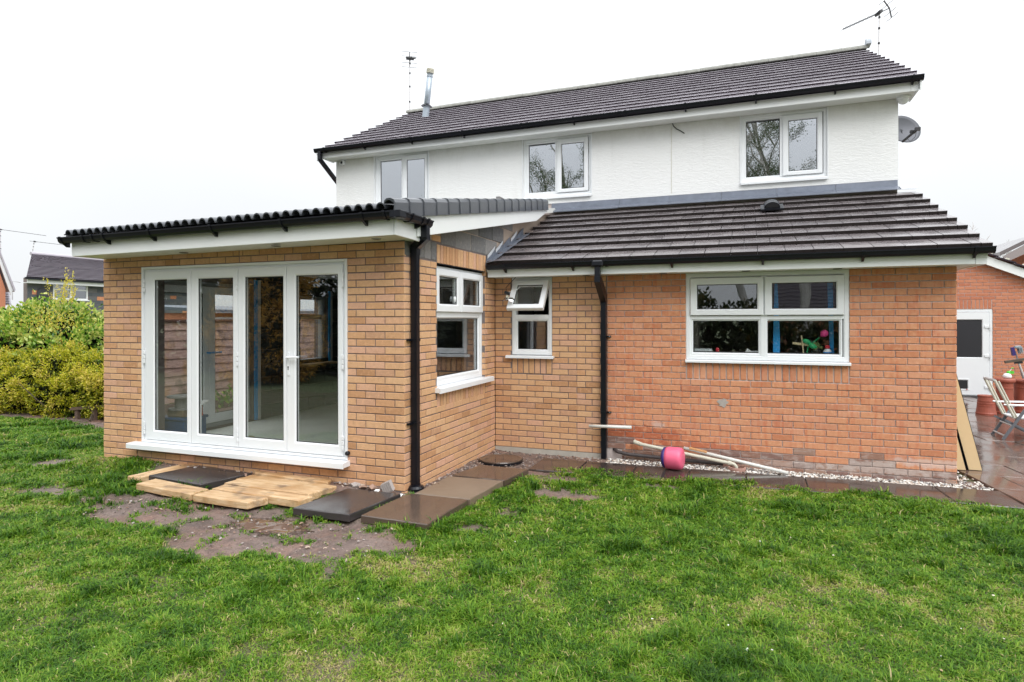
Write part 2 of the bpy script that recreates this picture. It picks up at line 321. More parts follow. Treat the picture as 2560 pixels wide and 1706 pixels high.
class Pieces:
    """collects alike pieces; the ones that show largest become parts, the rest one joined part"""
    def __init__(s, name): s.n = name; s.L = []
    def add(s, me, loc, rot=(0,0,0), vis=1.0, parent=None): s.L.append(((Vector(loc) - CAM).length / vis, me, Vector(loc), rot, parent))
    def done(s, parent, limit=295, stuff='brickwork'):
        s.L.sort(key=lambda q: q[0])
        for d, me, loc, rot, pr in s.L[:limit]: place(s.n, me, loc, pr or parent, rot)
        rest = s.L[limit:]
        if not rest: return
        vs, fs, mi, mats = [], [], [], []
        for d, me, loc, rot, pr in rest:
            from mathutils import Euler
            R = Euler(rot).to_matrix(); b = len(vs)
            vs += [tuple(R @ v.co + loc) for v in me.vertices]; fs += [tuple(b + i for i in p.vertices) for p in me.polygons]
            for m in me.materials:
                if m not in mats: mats.append(m)
            mi += [mats.index(me.materials[p.material_index]) for p in me.polygons]
        me = bpy.data.meshes.new(stuff); me.from_pydata(vs, [], fs)
        for m in mats: me.materials.append(m)
        me.polygons.foreach_set('material_index', mi)
        place(stuff, me, (0,0,0), parent, kind='stuff')
def cut(u0, u1, z0, z1, ops):
    """drop or trim a brick against openings"""
    zc = (z0+z1)/2; segs = [(u0, u1)]
    for (a, b, c, d) in ops:
        if c - .005 < zc < d + .005:
            ns = []
            for p, q in segs:
                if q <= a or p >= b: ns.append((p, q)); continue
                if p < a - .02: ns.append((p, a - .004))
                if q > b + .02: ns.append((b + .004, q))
            segs = ns
    return segs
def lay(P, wall, u0, u1, zk0, zk1, org, mat, ops=(), jit=.0015, phase=0, L=.215, H=.065, bot=None):
    """stretcher bond: courses zk0..zk1 of 75 mm, joints counted from org"""
    for k in range(zk0, zk1 + 1):
        z0 = .075*k; z1 = z0 + H
        if bot is not None and z0 < bot: z0 = bot
        off = org + (.1125 if (k + phase) % 2 else 0)
        n0 = math.floor((u0 - off) / .225) - 1; n1 = math.ceil((u1 - off) / .225) + 1
        for n in range(n0, n1):
            a = max(u0, off + n*.225 + .005); b = min(u1, off + (n+1)*.225 - .005)
            if b - a < .02: continue
            for p, q in cut(a, b, z0, z1, ops):
                if q - p < .02: continue
                m = mat(k, (p+q)/2) if callable(mat) else mat
                du, dz = round((q-p)/.003)*.003, z1 - z0
                me = piece_mesh(wall, du, dz, .04, .0035, m)
                P.add(me, wall.p((p+q)/2, RNG.normal(0, jit), (z0+z1)/2 + RNG.normal(0, .0006)), tuple(RNG.normal(0, .0025, 3)))
def soldiers(P, wall, u0, u1, z0, z1, mat, n=None):
    n = n or max(1, round((u1-u0)/.075)); s = (u1-u0)/n
    for i in range(n):
        me = piece_mesh(wall, round((s-.013)/.002)*.002, z1-z0-.004, .04, .0035, mat)
        P.add(me, wall.p(u0 + (i+.5)*s, RNG.normal(0, .0015), (z0+z1)/2), tuple(RNG.normal(0, .0025, 3)))
def wallmesh(name, wall, u0, u1, z0, z1, ops, w0, w1, mat, parent, **k):
    us = sorted({u0, u1, *[o for q in ops for o in q[:2] if u0 < o < u1]}); zs = sorted({z0, z1, *[o for q in ops for o in q[2:] if z0 < o < z1]})
    mb = MB()
    for i in range(len(us)-1):
        j = 0
        while j < len(zs)-1:
            um, zm = (us[i]+us[i+1])/2, (zs[j]+zs[j+1])/2
            solid = lambda jj: not any(a < um < b and c < (zs[jj]+zs[jj+1])/2 < d for a, b, c, d in ops)
            if solid(j):
                j2 = j
                while j2+1 < len(zs)-1 and solid(j2+1): j2 += 1
                wall.box(mb, us[i], us[i+1], w0, w1, zs[j], zs[j2+1]); j = j2 + 1
            else: j += 1
    return mb.build(name, mat, parent, **k)
def ring(mb, wall, u0, u1, z0, z1, t, w0, w1, bead=.012):
    """mitred frame with a sloping bead"""
    loops = [(0, w0), (0, w1-.004), (.004, w1), (t-bead, w1), (t, w1-bead), (t, w0)]; b = len(mb.v)
    for ins, w in loops:
        for su, sz in ((0,0),(1,0),(1,1),(0,1)):
            mb.v.append(tuple(wall.p(u0+ins if not su else u1-ins, w, z0+ins if not sz else z1-ins)))
    n = len(loops)
    for i in range(n):
        for k in range(4):
            mb.f.append((b+i*4+k, b+i*4+(k+1)%4, b+((i+1)%n)*4+(k+1)%4, b+((i+1)%n)*4+k))
def pane(wall, u0, u1, z0, z1, w, parent, mat=None, t=.006):
    mb = MB(); wall.box(mb, u0, u1, w-t, w, z0, z1); return mb.build('pane', mat or GLASS, parent)
def sill(wall, u0, u1, z0, z1, proj, back, parent):
    mb = MB(); q = [wall.p(u0, -back, z1), wall.p(u0, proj-.012, z1-.008), wall.p(u0, proj, z1-.016), wall.p(u0, proj, z0-.008), wall.p(u0, proj-.012, z0-.008), wall.p(u0, proj-.012, z0), wall.p(u0, -back, z0)]
    mb.prism(q, wall.p(u1,0,0) - wall.p(u0,0,0)); return mb.build('sill', UPVC, parent)
def gasket(wall, u0, u1, z0, z1, w, parent):
    mb = MB(); ring(mb, wall, u0-.004, u1+.004, z0-.004, z1+.004, .012, w-.006, w+.003, .004); return mb.build('gasket', RUBBER, parent)
def casement(wall, u0, u1, z0, z1, gu0, gu1, gz0, gz1, w, parent, gm=None, name='sash'):
    """opening sash given by its outer edges and its glass edges"""
    mb = MB(); loops = [(u0,u1,z0,z1,w-.055),(u0,u1,z0,z1,w-.006),(u0+.006,u1-.006,z0+.006,z1-.006,w),(gu0-.014,gu1+.014,gz0-.014,gz1+.014,w),(gu0,gu1,gz0,gz1,w-.014),(gu0,gu1,gz0,gz1,w-.055)]
    b = len(mb.v)
    for a, c, d, e, ww in loops:
        for x, y in ((a,d),(c,d),(c,e),(a,e)): mb.v.append(tuple(wall.p(x, ww, y)))
    n = len(loops)
    for i in range(n):
        for k in range(4): mb.f.append((b+i*4+k, b+i*4+(k+1)%4, b+((i+1)%n)*4+(k+1)%4, b+((i+1)%n)*4+k))
    o = mb.build(name, UPVC, parent); pane(wall, gu0-.006, gu1+.006, gz0-.006, gz1+.006, w-.022, parent, gm); gasket(wall, gu0, gu1, gz0, gz1, w-.018, parent); return o

# ------------------------------------------------------------------ the house and its new extension
D, L, W, YH = 2.393, 4.185, 5.226, 2.668
house = root('house', (0.4, 4, -.05), 'two-storey house with white rendered upper wall, long dark tiled roof and orange brick lean-to', 'house')
ext = root('house_extension', (-2, 0, -.05), 'single-storey tan brick extension with white bifold doors and black pantiled roof', 'extension')
FW = Wall('F', 0.0); EF = Wall('F', -D); ES = Wall('S', 0.0); UF = Wall('F', YH); HR = Wall('S', W)

# openings (u0,u1,z0,z1)
OS = (.24, .796, 1.20, 2.24); OB = (2.478, 4.224, 1.185, 2.24); OD = (-3.53, -.668, .225, 2.312); OW = (-1.690, -.335, .925, 2.30)
U1 = (-3.572, -2.402, 3.80, 4.86); U2W = (-.522, .702, 3.80, 4.86); U3W = (3.088, 4.302, 3.80, 4.86)

# extension brickwork
PB = Pieces('brick')
lay(PB, EF, -2.07, -.004, 0, 32, 0.0, TAN, [OD, (-9,9,2.452,9)], bot=.0)
lay(PB, EF, -L, -2.08, 0, 32, -L, TAN, [OD, (-9,9,2.45,9)], bot=.0)
sideops = [OW, (-1.69,-.31,2.30,2.52), (-1.69,-.335,.73,.925), (-2.4,-1.69,2.325,9), (-.31,9,2.30,9)]
lay(PB, ES, -D+.002, -.002, -1, 31, -D, TAN, sideops, phase=1, bot=-.08)
soldiers(PB, ES, -1.688, -.312, 2.31, 2.515, TAN, 18); soldiers(PB, ES, -1.688, -.337, .738, .902, TAN, 18)
for (a, b, c, d) in ((-1.80,-1.70,2.63,2.695), (-1.80,-1.60,2.545,2.61)):
    PB.add(piece_mesh(ES, b-a, d-c, .04, .0035, TAN), ES.p((a+b)/2, .001, (c+d)/2))
lay(PB, Wall('F', OW[1]), -.055, -.006, 12, 30, -.06, TAN, bot=.93)
PB.done(ext, 295)
wallmesh('wall', EF, -L+.005, -.005, -.12, 2.6, [OD], -.30, -.007, MORTAR, ext)
wallmesh('wall', ES, -D+.305, -.002, -.12, 2.55, [OW], -.30, -.007, MORTAR, ext)
PK = Pieces('block')
for (a, b, c, d) in ((-2.38,-1.98,2.335,2.52),(-1.97,-1.83,2.335,2.53),(-1.82,-1.70,2.335,2.53),(-1.59,-1.22,2.53,2.735),(-1.21,-.78,2.53,2.735),(-.77,-.33,2.53,2.735),(-1.40,-.98,2.745,2.95),(-.97,-.54,2.745,2.95),(-.53,-.10,2.745,2.95),(-.32,.08,2.53,2.735),(-.09,.32,2.745,2.95),(-.6,-.17,2.96,3.165),(-.16,.27,2.96,3.165),(.28,.7,2.96,3.165),(.2,.62,3.175,3.38),(.63,1.05,3.175,3.38)):
    PK.add(piece_mesh(ES, b-a, d-c, .06, .004, BLOCK), ES.p((a+b)/2, RNG.normal(-.001,.002), (c+d)/2), tuple(RNG.normal(0,.003,3)))
PK.done(ext, 295)
mb = MB(); mb.prism([(-.3,-2.2,2.5),(-.3,2.6,2.5),(-.3,2.6,3.5),(-.3,-2.2,2.62)], (.292,0,0)); mb.build('wall', MORTAR3, ext)
mb = MB(); ES.box(mb, -1.70, -.33, -.10, -.004, 2.300, 2.3075); mb.build('lintel', BLACKP, ext)
# wing: tan infill on the left, old orange brick on the right
PW = Pieces('brick')
def wingmat(k, u):
    if k <= 0: return PLINTH if u > 1.6 else TAN
    if k == 1 and RNG.random() < .8: return PLINTH
    if k == 2 and u > 1.55 and RNG.random() < .35: return PLINTH
    return ORANGE
lay(PW, FW, .004, 1.128, 0, 29, 0.0, TAN, [OS, (.24,.796,.975,1.2)], bot=.0)
for k in range(0, 30):
    z0 = .075*k; a = [(1.130, 1.318), (1.328, 1.505)] if k % 2 == 0 else [(1.130, 1.235), (1.245, 1.43), (1.44, 1.505)]
    for p, q in a: PW.add(piece_mesh(FW, round((q-p)/.003)*.003, .065, .04, .0035, TAN), FW.p((p+q)/2, RNG.normal(0,.0015), z0+.0325))
soldiers(PW, FW, .242, .794, .98, 1.178, TAN, 7)
lay(PW, FW, 1.522, W-.003, -1, 29, W+.002, wingmat, [OB, (2.478,4.224,.972,1.185), (1.50,1.70,-.1,.09)], bot=-.075)
soldiers(PW, FW, 2.482, 4.220, .977, 1.172, ORANGE, 23)
lay(PW, UF, .1, .69, 49, 50, .69, ORANGE, [], bot=3.70)
PW.done(house, 298)
wallmesh('wall', FW, .003, 1.513, -.12, 2.30, [OS], -.28, -.007, MORTAR, house)
wallmesh('wall', FW, 1.5135, W-.004, -.12, 2.30, [OB], -.28, -.011, MORTAR2, house)
mb = MB(); FW.box(mb, .003, 1.50, -.1, .004, -.075, -.006); mb.build('concrete_footing', CONC, house)
# right side wall of the house (seen edge on) with bricks on its corner
mb = MB(); mb.box(W-.28, W-.006, .283, 8.2, -.12, 2.45); mb.build('wall', MORTAR2, house)
PS = Pieces('corner_brick')
lay(PS, HR, .002, 1.2, -1, 31, .1, ORANGE, [], phase=1, bot=-.07); PS.done(house, 298, 'corner_brickwork')
# render: upper front wall with openings, gables, back
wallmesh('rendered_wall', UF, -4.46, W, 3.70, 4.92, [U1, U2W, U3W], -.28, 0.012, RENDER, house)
wallmesh('wall', UF, -4.45, W-.01, 2.36, 3.699, [], -.26, -.006, MORTAR2, house)
mb = MB()
for x0, x1 in ((-4.46, -4.2), (W-.26, W)):
    mb.prism([(x0,2.96,2.4),(x0,8.2,2.4),(x0,9.9,4.9),(x0,6.5,6.95),(x0,2.96,5.25)], (x1-x0,0,0))
mb.build('gable_wall', RENDER, house)
mb = MB(); mb.box(-4.45, W-.01, 8.0, 8.25, -.1, 4.9); mb.box(-4.45, -4.2, 2.95, 8.0, -.1, 2.39); mb.build('rear_wall', RENDER, house)
# interior shell
INW = plain('inner_plaster', (.30,.27,.23), .8, var=.1); INC = plain('inner_ceiling', (.6,.6,.58), .8); INF = plain('inner_floor', (.16,.12,.09), .6, var=.2)
mb = MB(); mb.box(-4.18, W-.29, 2.95, 7.98, 2.40, 2.5); mb.box(.30, W-.29, .3, 2.94, -.1, .08); mb.box(.30, W-.29, 2.96, 7.98, -.1, .08); mb.build('inner_floor', INF, house)
mb = MB(); mb.box(-4.18, W-.29, 2.95, 7.98, 4.93, 5.0); mb.box(.30, W-.29, .285, 2.66, 2.26, 2.31); mb.build('inner_ceiling', INC, house)
mb = MB(); mb.box(.30, W-.29, 4.4, 4.5, .09, 2.38); mb.box(2.5, 2.58, .6, 4.39, .09, 2.25); mb.box(-2.0, -1.9, 2.96, 7.9, 2.52, 4.92); mb.box(1.7, 1.8, 2.96, 7.9, 2.52, 4.92); mb.box(-4.18, W-.3, 6.0, 6.1, 2.52, 4.92); mb.build('inner_wall', INW, house)

# ------------------------------------------------------------------ windows of the house
def upper_window(o, fx0, fx1, sx0, sx1, gx0, gx1):
    a, b, c, d = o; w = MB(); ring(w, UF, a, b, c+.03, d, .05, -.10, -.015)
    UF.box(w, fx1, sx0+.012, -.095, -.016, c+.08, d-.05)
    f = w.build('window', UPVC, house)
    m2 = MB(); ring(m2, UF, a+.045, sx0+.01, c+.075, d-.045, max(.02, fx0-a-.045), -.08, -.022, .01); m2.build('frame', UPVC, f)
    pane(UF, fx0-.01, fx1+.01, 3.885, 4.775, -.05, f, GLASSUP); gasket(UF, fx0, fx1, 3.893, 4.765, -.045, f)
    casement(UF, sx0, sx1, c+.085, d-.055, gx0, gx1, 3.945, 4.722, .008, f, GLASSUP)
    sill(UF, a-.002, b+.004, c-.012, c+.03, .055, .09, f)
    t = MB(); UF.box(t, b+.001, b+.014, .013, .022, c, d); UF.box(t, a-.014, a-.001, .013, .022, c, d); t.build('render_trim', UPVC, f); return f
w1 = upper_window(U1, -3.469, -2.984, -2.955, -2.44, -2.873, -2.491)
w2 = upper_window(U2W, -.432, .059, .095, .645, .174, .569)
w3 = upper_window(U3W, 3.164, 3.651, 3.692, 4.240, 3.772, 4.166)
BLIND = plain('beige_blind', (.50,.46,.32), .7); BLINDD = plain('dark_blind_bar', (.05,.05,.06), .5)
mb = MB(); UF.box(mb, 3.12, 3.68, -.16, -.14, 4.70, 4.84); UF.box(mb, -.47, .08, -.16, -.14, 4.69, 4.84); mb.build('blind', BLIND, house)
mb = MB(); UF.box(mb, 3.12, 3.68, -.165, -.135, 4.655, 4.699); UF.box(mb, 3.74, 4.2, -.165, -.135, 4.66, 4.84); UF.box(mb, .14, .6, -.165, -.135, 4.68, 4.84); mb.build('blind_bar', BLINDD, house)
mb = MB(); mb.lathe((-.34, YH+.18, 3.90), [(.05,0),(.065,.05),(.058,.12),(.066,.16),(.06,.165)], 16); T(mb.build('vase', plain('cream_vase', (.62,.62,.52), .5)), 'cream vase on the sill inside the middle upstairs window', 'vase')
# big kitchen window
f = MB(); ring(f, FW, OB[0], OB[1], 1.21, OB[3], .055, -.10, -.012); FW.box(f, 3.317, 3.386, -.095, -.014, 1.26, 2.19); FW.box(f, OB[0]+.05, 3.3165, -.094, -.0145, 1.691, 1.728); FW.box(f, 3.3865, OB[1]-.05, -.094, -.0145, 1.691, 1.728)
kw = f.build('window', UPVC, house)
for a, b in ((2.558, 3.317), (3.386, 4.138)):
    m2 = MB(); ring(m2, FW, a-.03, b+.02 if b > 4 else b+.001, 1.262, 1.70, .03, -.08, -.02, .014); m2.build('frame', UPVC, kw)
    pane(FW, a-.005, b+.005, 1.29, 1.692, -.045, kw); gasket(FW, a, b, 1.296, 1.688, -.04, kw)
casement(FW, 2.530, 3.343, 1.735, 2.178, 2.607, 3.277, 1.807, 2.100, .018, kw); casement(FW, 3.357, 4.172, 1.735, 2.178, 3.434, 4.096, 1.807, 2.103, .018, kw)
sill(FW, 2.472, 4.236, 1.182, 1.212, .05, .1, kw)
# small window with its top sash pushed open
f = MB(); ring(f, FW, OS[0], OS[1], 1.225, OS[3], .05, -.10, -.012); FW.box(f, OS[0]+.045, OS[1]-.045, -.095, -.013, 1.695, 1.751); swn = f.build('window', UPVC, house)
m2 = MB(); ring(m2, FW, .282, .756, 1.262, 1.70, .034, -.08, -.02, .014); m2.build('frame', UPVC, swn); pane(FW, .315, .75, 1.285, 1.695, -.045, swn); gasket(FW, .322, .744, 1.291, 1.69, -.04, swn)
sill(FW, .171, .829, 1.188, 1.222, .06, .1, swn)
class Tilt(Wall):
    def __init__(s, hinge_z, ang): s.hz = hinge_z; s.c = math.cos(ang); s.s = math.sin(ang); s.k = 'F'; s.a = 0
    def p(s, u, w, z):
        h = s.hz - z; return Vector((u, -(.012 + h*s.s + w*s.c), s.hz - h*s.c + w*s.s))
    def box(s, mb, u0, u1, w0, w1, z0, z1):
        c = s.p((u0+u1)/2, (w0+w1)/2, (z0+z1)/2); return mb.obox(c, (s.p(u1,w0,z0)-s.p(u0,w0,z0))/2, (s.p(u0,w1,z0)-s.p(u0,w0,z0))/2, (s.p(u0,w0,z1)-s.p(u0,w0,z0))/2)
TW = Tilt(2.185, math.radians(37)); casement(TW, .28, .768, 1.725, 2.185, .352, .696, 1.80, 2.115, .03, swn, name='open_sash')
mb = MB()
for u in (.30, .745): mb.bar((u, -.01, 2.02), (u, -.20, 1.90), .014, .006)
mb.build('stay', STEEL, swn)
mb = MB(); FW.box(mb, .29, .76, -.05, -.011, 2.168, 2.184); mb.build('seal', RUBBER, swn)
# extension side window (set back in its reveal)
f = MB(); a, b = OW[0], OW[1]; ring(f, ES, a, b, .955, 2.288, .055, -.12, -.045); ES.box(f, a+.05, b-.05, -.115, -.047, 1.745, 1.798); ES.box(f, -1.07, -.99, -.115, -.0465, 1.80, 2.24)
sw = f.build('window', UPVC, ext)
m2 = MB(); ring(m2, ES, a+.045, b-.045, 1.0, 1.755, .05, -.11, -.05, .014); m2.build('frame', UPVC, sw)
pane(ES, a+.07, b-.10, 1.03, 1.72, -.085, sw); gasket(ES, a+.095, b-.095, 1.05, 1.705, -.08, sw)
casement(ES, a+.03, -1.042, 1.778, 2.255, -1.585, -1.125, 1.865, 2.175, -.018, sw); casement(ES, -1.030, b-.03, 1.778, 2.255, -.955, -.455, 1.865, 2.175, -.018, sw)
sill(ES, -1.745, -.19, .897, .955, .065, .1, sw)
mb = MB(); mb.lathe((-.022, -1.2, 1.9), [(.012,0),(.018,.03),(.012,.06)], 8); mb.build('handle', UPVC, sw)

# ------------------------------------------------------------------ bifold doors
f = MB(); ring(f, EF, OD[0], OD[1], .258, OD[3], .062, -.11, -.01); ring(f, EF, OD[0]-.004, OD[1]+.004, .258, OD[3]+.004, .028, -.012, .016, .006)
bf = f.build('bifold_door', UPVC, ext)
sill(EF, -3.655, -.637, .200, .258, .12, .1, bf)
HN = plain('hinge_white', (.78,.80,.82), .35)
splits = [-3.468, -2.760, -2.080, -1.420, -.712]; gl = [(-3.328,-2.829),(-2.658,-2.156),(-1.985,-1.470),(-1.301,-.778)]
for i in range(4):
    a, b = splits[i]+.003, splits[i+1]-.003
    casement(EF, a, b, .292, 2.262, gl[i][0], gl[i][1], .405, 2.160, .018, bf, name='leaf')
mb = MB()
EF.box(mb, splits[0]-.004, splits[4]+.004, -.05, -.012, .276, .293); EF.box(mb, splits[0]-.004, splits[4]+.004, -.05, -.012, 2.263, 2.279)
mb.build('seal', RUBBER, bf)
for x in (-3.474, -2.080, -.706):
    for z in (2.10, 1.26, .43):
        h = MB()
        for k in range(3): EF.box(h, x-.012, x+.012, .0185, .034, z-.075+k*.052, z-.029+k*.052)
        bevel(h.build('hinge', HN, bf), .004)
h = MB(); EF.box(h, -1.405, -1.373, .0185, .028, 1.10, 1.35); h.tube([EF.p(-1.389,.026,1.295), EF.p(-1.389,.065,1.295)], .011, 10); h.tube([EF.p(-1.389,.062,1.295), EF.p(-1.27,.066,1.300), EF.p(-1.225,.06,1.300)], [.013,.012,.010], 10); bevel(h.build('handle', UPVC, bf), .003)
h = MB(); EF.box(h, -1.394, -1.384, .0275, .0295, 1.16, 1.19); h.lathe(EF.p(-1.389,.0275,1.192), [(.009,0),(.009,.002)], 10, (0,-1,0)); h.build('keyhole', RUBBER, bf)
h = MB(); h.lathe(EF.p(-.655,.0,.33), [(.022,.0),(.022,.03),(.012,.045)], 14, (0,-1,0)); h.build('door_stop', BLACKP, ext)

# ------------------------------------------------------------------ inside the extension (seen through the glass)
mb = MB(); mb.box(-3.87, -.31, -2.085, 2.6, 0, .15); mb.box(-3.52, -.67, -2.30, -2.08, 0, .2); mb.build('inner_floor', plain('screed_floor', (.80,.80,.75), .5, var=.18, scale=3, bstr=.2, bscale=12), ext)
mb = MB(); mb.box(-4.1, -.02, -2.08, 2.6, 2.42, 2.45); mb.build('inner_ceiling', plain('grey_board', (.78,.78,.78), .8), ext)
EL = Wall('S', -L); ODL = (-1.80, -.22, .17, 2.22); OWL = (.86, 1.60, .95, 2.10)
wallmesh('wall', EL, -D+.006, 2.6, -.12, 2.5, [ODL, OWL], .01, .296, MORTAR, ext)
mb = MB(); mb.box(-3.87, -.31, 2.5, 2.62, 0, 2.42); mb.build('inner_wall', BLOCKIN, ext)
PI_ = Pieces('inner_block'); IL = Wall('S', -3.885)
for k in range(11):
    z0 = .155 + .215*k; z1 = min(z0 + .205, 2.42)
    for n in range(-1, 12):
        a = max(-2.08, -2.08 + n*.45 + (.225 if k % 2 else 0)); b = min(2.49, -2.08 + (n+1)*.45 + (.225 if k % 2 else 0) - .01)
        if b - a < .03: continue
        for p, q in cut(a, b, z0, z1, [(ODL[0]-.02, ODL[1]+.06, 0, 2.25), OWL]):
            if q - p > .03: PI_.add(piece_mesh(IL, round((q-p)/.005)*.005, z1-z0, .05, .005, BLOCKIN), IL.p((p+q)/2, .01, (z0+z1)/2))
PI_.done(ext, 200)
GREYP = plain('grey_painted_frame', (.34,.36,.38), .45); BLUE = plain('blue_tape', (.03,.36,.80), .5); BLUED = plain('blue_plastic', (.015,.07,.20), .4)
LW = Wall('S', -4.0)
f = MB(); ring(f, LW, ODL[0], ODL[1], .17, 2.22, .06, -.05, .05); fd = f.build('french_door', GREYP, ext)
casement(LW, ODL[0]+.02, -1.02, .235, 2.155, -1.745, -1.12, .36, 2.06, .07, fd, name='leaf'); casement(LW, -1.015, ODL[1]-.06, .235, 2.155, -.905, -.36, .36, 2.06, .07, fd, name='leaf')
mb = MB()
for u in (-1.06, -.95): mb.tube([LW.p(u,.07,1.23), LW.p(u,.12,1.23), LW.p(u+.1,.12,1.23)], .012, 8)
mb.build('handle', BLUE, fd)
f = MB(); ring(f, LW, OWL[0], OWL[1], .95, 2.10, .06, -.05, .05); LW.box(f, OWL[0]+.05, OWL[1]-.05, -.04, .04, 1.70, 1.78); fw = f.build('window', GREYP, ext); pane(LW, OWL[0]+.05, OWL[1]-.05, 1.0, 2.05, 0, fw)
mb = MB(); mb.box(-3.88, -3.865, -.215, -.15, .16, 2.3); mb.box(-3.88, -3.865, 1.605, 1.66, .93, 2.2); mb.build('reveal_strip', BLUE, ext)
mb = MB(); mb.box(-3.88, -3.862, -.148, -.09, .16, 2.3); mb.box(-3.88, -3.862, 1.662, 1.71, .93, 2.2); mb.build('reveal_board', INC, ext)
mb = MB(); mb.box(-3.87, -3.70, .84, 1.64, .91, .945); mb.build('window_board', WOODY, ext)
# things stored inside
mb = MB(); mb.box(-3.80, -3.35, -1.98, -1.62, .152, .44); mb.box(-3.82, -3.33, -2.0, -1.6, .44, .475); bevel(T(mb.build('storage_box', BLUED), 'dark blue plastic storage box on the floor inside the leftmost bifold pane', 'storage box'), .012)
mb = MB(); mb.lathe((-3.55,-1.8,.56), [(.17,0),(.17,.015),(.10,.018),(.10,.15),(.19,.153),(.19,.17),(.07,.17)], 24); T(mb.build('cable_drum', plain('grey_drum', (.26,.25,.24), .6)), 'grey cable drum standing on the blue box inside the doors', 'cable drum')
mb = MB(); mb.box(-3.68, -3.42, -1.93, -1.67, .477, .558); bevel(T(mb.build('cardboard_box', plain('brown_card', (.26,.19,.12), .8)), 'flat brown carton between blue box and cable drum', 'carton'), .008)
mb = MB(); mb.obox((-3.28,-1.86,.555), (.05,.02,.01), (-.01,.06,0), (0,-.01,.075)); bevel(T(mb.build('paint_tin', plain('red_tin', (.36,.05,.035), .45)), 'red and black packet leaning beside the cable drum', 'packet'), .01)
mb = MB(); mb.obox((-3.24,-1.84,.65), (.09,.02,.02), (0,.05,.01), (-.01,0,.022)); bevel(T(mb.build('rag', plain('white_cloth', (.74,.74,.74), .8)), 'folded white cloth on top of the red packet', 'cloth'), .02, 2)
mb = MB(); mb.add([(-2.66,-1.93,.152),(-2.40,-1.95,.152),(-2.38,-1.72,.152),(-2.64,-1.70,.152),(-2.64,-1.91,.30),(-2.47,-1.92,.31),(-2.43,-1.74,.27),(-2.62,-1.72,.28)], [(0,3,2,1),(4,5,6,7),(0,1,5,4),(1,2,6,5),(2,3,7,6),(3,0,4,7)]); bevel(T(mb.build('stone_block', plain('buff_stone', (.42,.37,.24), .85, var=.2)), 'buff stone block on the floor behind second bifold leaf', 'stone'), .02)
# ------------------------------------------------------------------ roofs
def lerp(a, b, t): return a + (b - a) * t
def tile_mesh(w, l, th, mat, key):
    k = ('tile', round(w,3), round(l,3), mat.name, key)
    if k in MESHC: return MESHC[k]
    a = w/2 - key; ch = .004
    vs = [(-a,0,0),(a,0,0),(a,l,0),(-a,l,0),(-a,0,th-ch),(a,0,th-ch),(-a+.001,ch,th),(a-.001,ch,th),(a-.001,l,th),(-a+.001,l,th)]
    fs = [(0,3,2,1),(0,1,5,4),(4,5,7,6),(6,7,8,9),(1,2,8,7,5),(0,4,6,9,3),(2,3,9,8)]
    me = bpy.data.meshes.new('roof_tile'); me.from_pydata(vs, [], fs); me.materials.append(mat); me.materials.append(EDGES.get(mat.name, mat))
    me.polygons[1].material_index = 1; me.polygons[0].material_index = 1; me.polygons[4].material_index = 1; me.polygons[5].material_index = 1; MESHC[k] = me; return me  # front, sides and underside take the painted-shade slot
def tiled(P, c00, c10, c01, c11, n, gaugeover, wid, right_edge, mat, th=.03, vis=1.0, verge=0, first=0, gap=.003):
    """c00 left eave, c10 right eave, c01 left top, c11 right top: n courses, tiles set back from the right edge"""
    c00, c10, c01, c11 = map(Vector, (c00, c10, c01, c11))
    for i in range(first, n):
        t0, t1 = i/n, (i+1)/n; a, b = lerp(c00, c01, t0), lerp(c10, c11, t0); a1 = lerp(c00, c01, t1); b1 = lerp(c10, c11, t1)
        ln = (b - a).length; X = (b - a).normalized(); g = ((b1 - b) - X*(b1-b).dot(X)).length
        up0 = (b1 - b) - X*(b1-b).dot(X); up0.normalize(); N0 = X.cross(up0)
        tilt = math.asin(min(.3, th/g)); Y = (up0*math.cos(tilt) - N0*math.sin(tilt)); N = X.cross(Y)
        eu = Matrix((X, Y, N)).transposed().to_euler()
        xs = [ln]; 
        if verge: xs.append(ln - verge)
        x = (ln - right_edge) if not i % 2 else (ln - right_edge + wid/2)
        while x > xs[-1] - .04: x -= wid
        while x > .04: xs.append(x); x -= wid
        xs.append(0)
        for q, p in zip(xs[:-1], xs[1:]):
            wd = q - p
            me = tile_mesh(round(wd/.004)*.004 if gap > .001 else wd, g*gaugeover, th, mat, gap)
            pos = a + X*(p + wd/2) + N0*(-.002 + RNG.normal(0, .0008))
            P.add(me, pos, (eu.x + RNG.normal(0,.002 if gap > .001 else .0006), eu.y + RNG.normal(0,.003 if gap > .001 else .0008), eu.z), vis)
PT = Pieces('roof_tile'); th = .03
wr = .405; nrm = Vector((0,-.349,.937)); off = nrm * -.058
tiled(PT, Vector((.03,-.36,2.46))+off, Vector((5.44,-.36,2.46))+off, Vector((.03,-.36+8.0*.3712,2.46+8.0*.1381))+off, Vector((5.44,-.36+8.0*.3712,2.46+8.0*.1381))+off, 8, 1.06, .2825, .186, TILE, .042, 2.0, .10)
mb = MB(); mb.prism([(.02,-.33,2.37),(.02,2.62,3.48),(.02,2.62,3.40),(.02,-.33,2.30)], (5.38,0,0)); mb.build('roof_deck', SOFFIT, house)
eL = bp(785, 371, 'y', 2.26); sL = bp(1004, 286, 'y', 6.26)
mo = Vector((0,-.43,.90)) * -.048
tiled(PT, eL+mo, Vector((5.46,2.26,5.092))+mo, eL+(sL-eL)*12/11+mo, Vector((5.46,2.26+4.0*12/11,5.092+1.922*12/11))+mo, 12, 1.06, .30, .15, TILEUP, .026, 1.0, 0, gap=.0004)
PT.done(house, 298, 'roof_tiling')
rR = Vector((5.46,2.26+4.0*12/11,5.092+1.922*12/11)); rL = eL+(sL-eL)*12/11
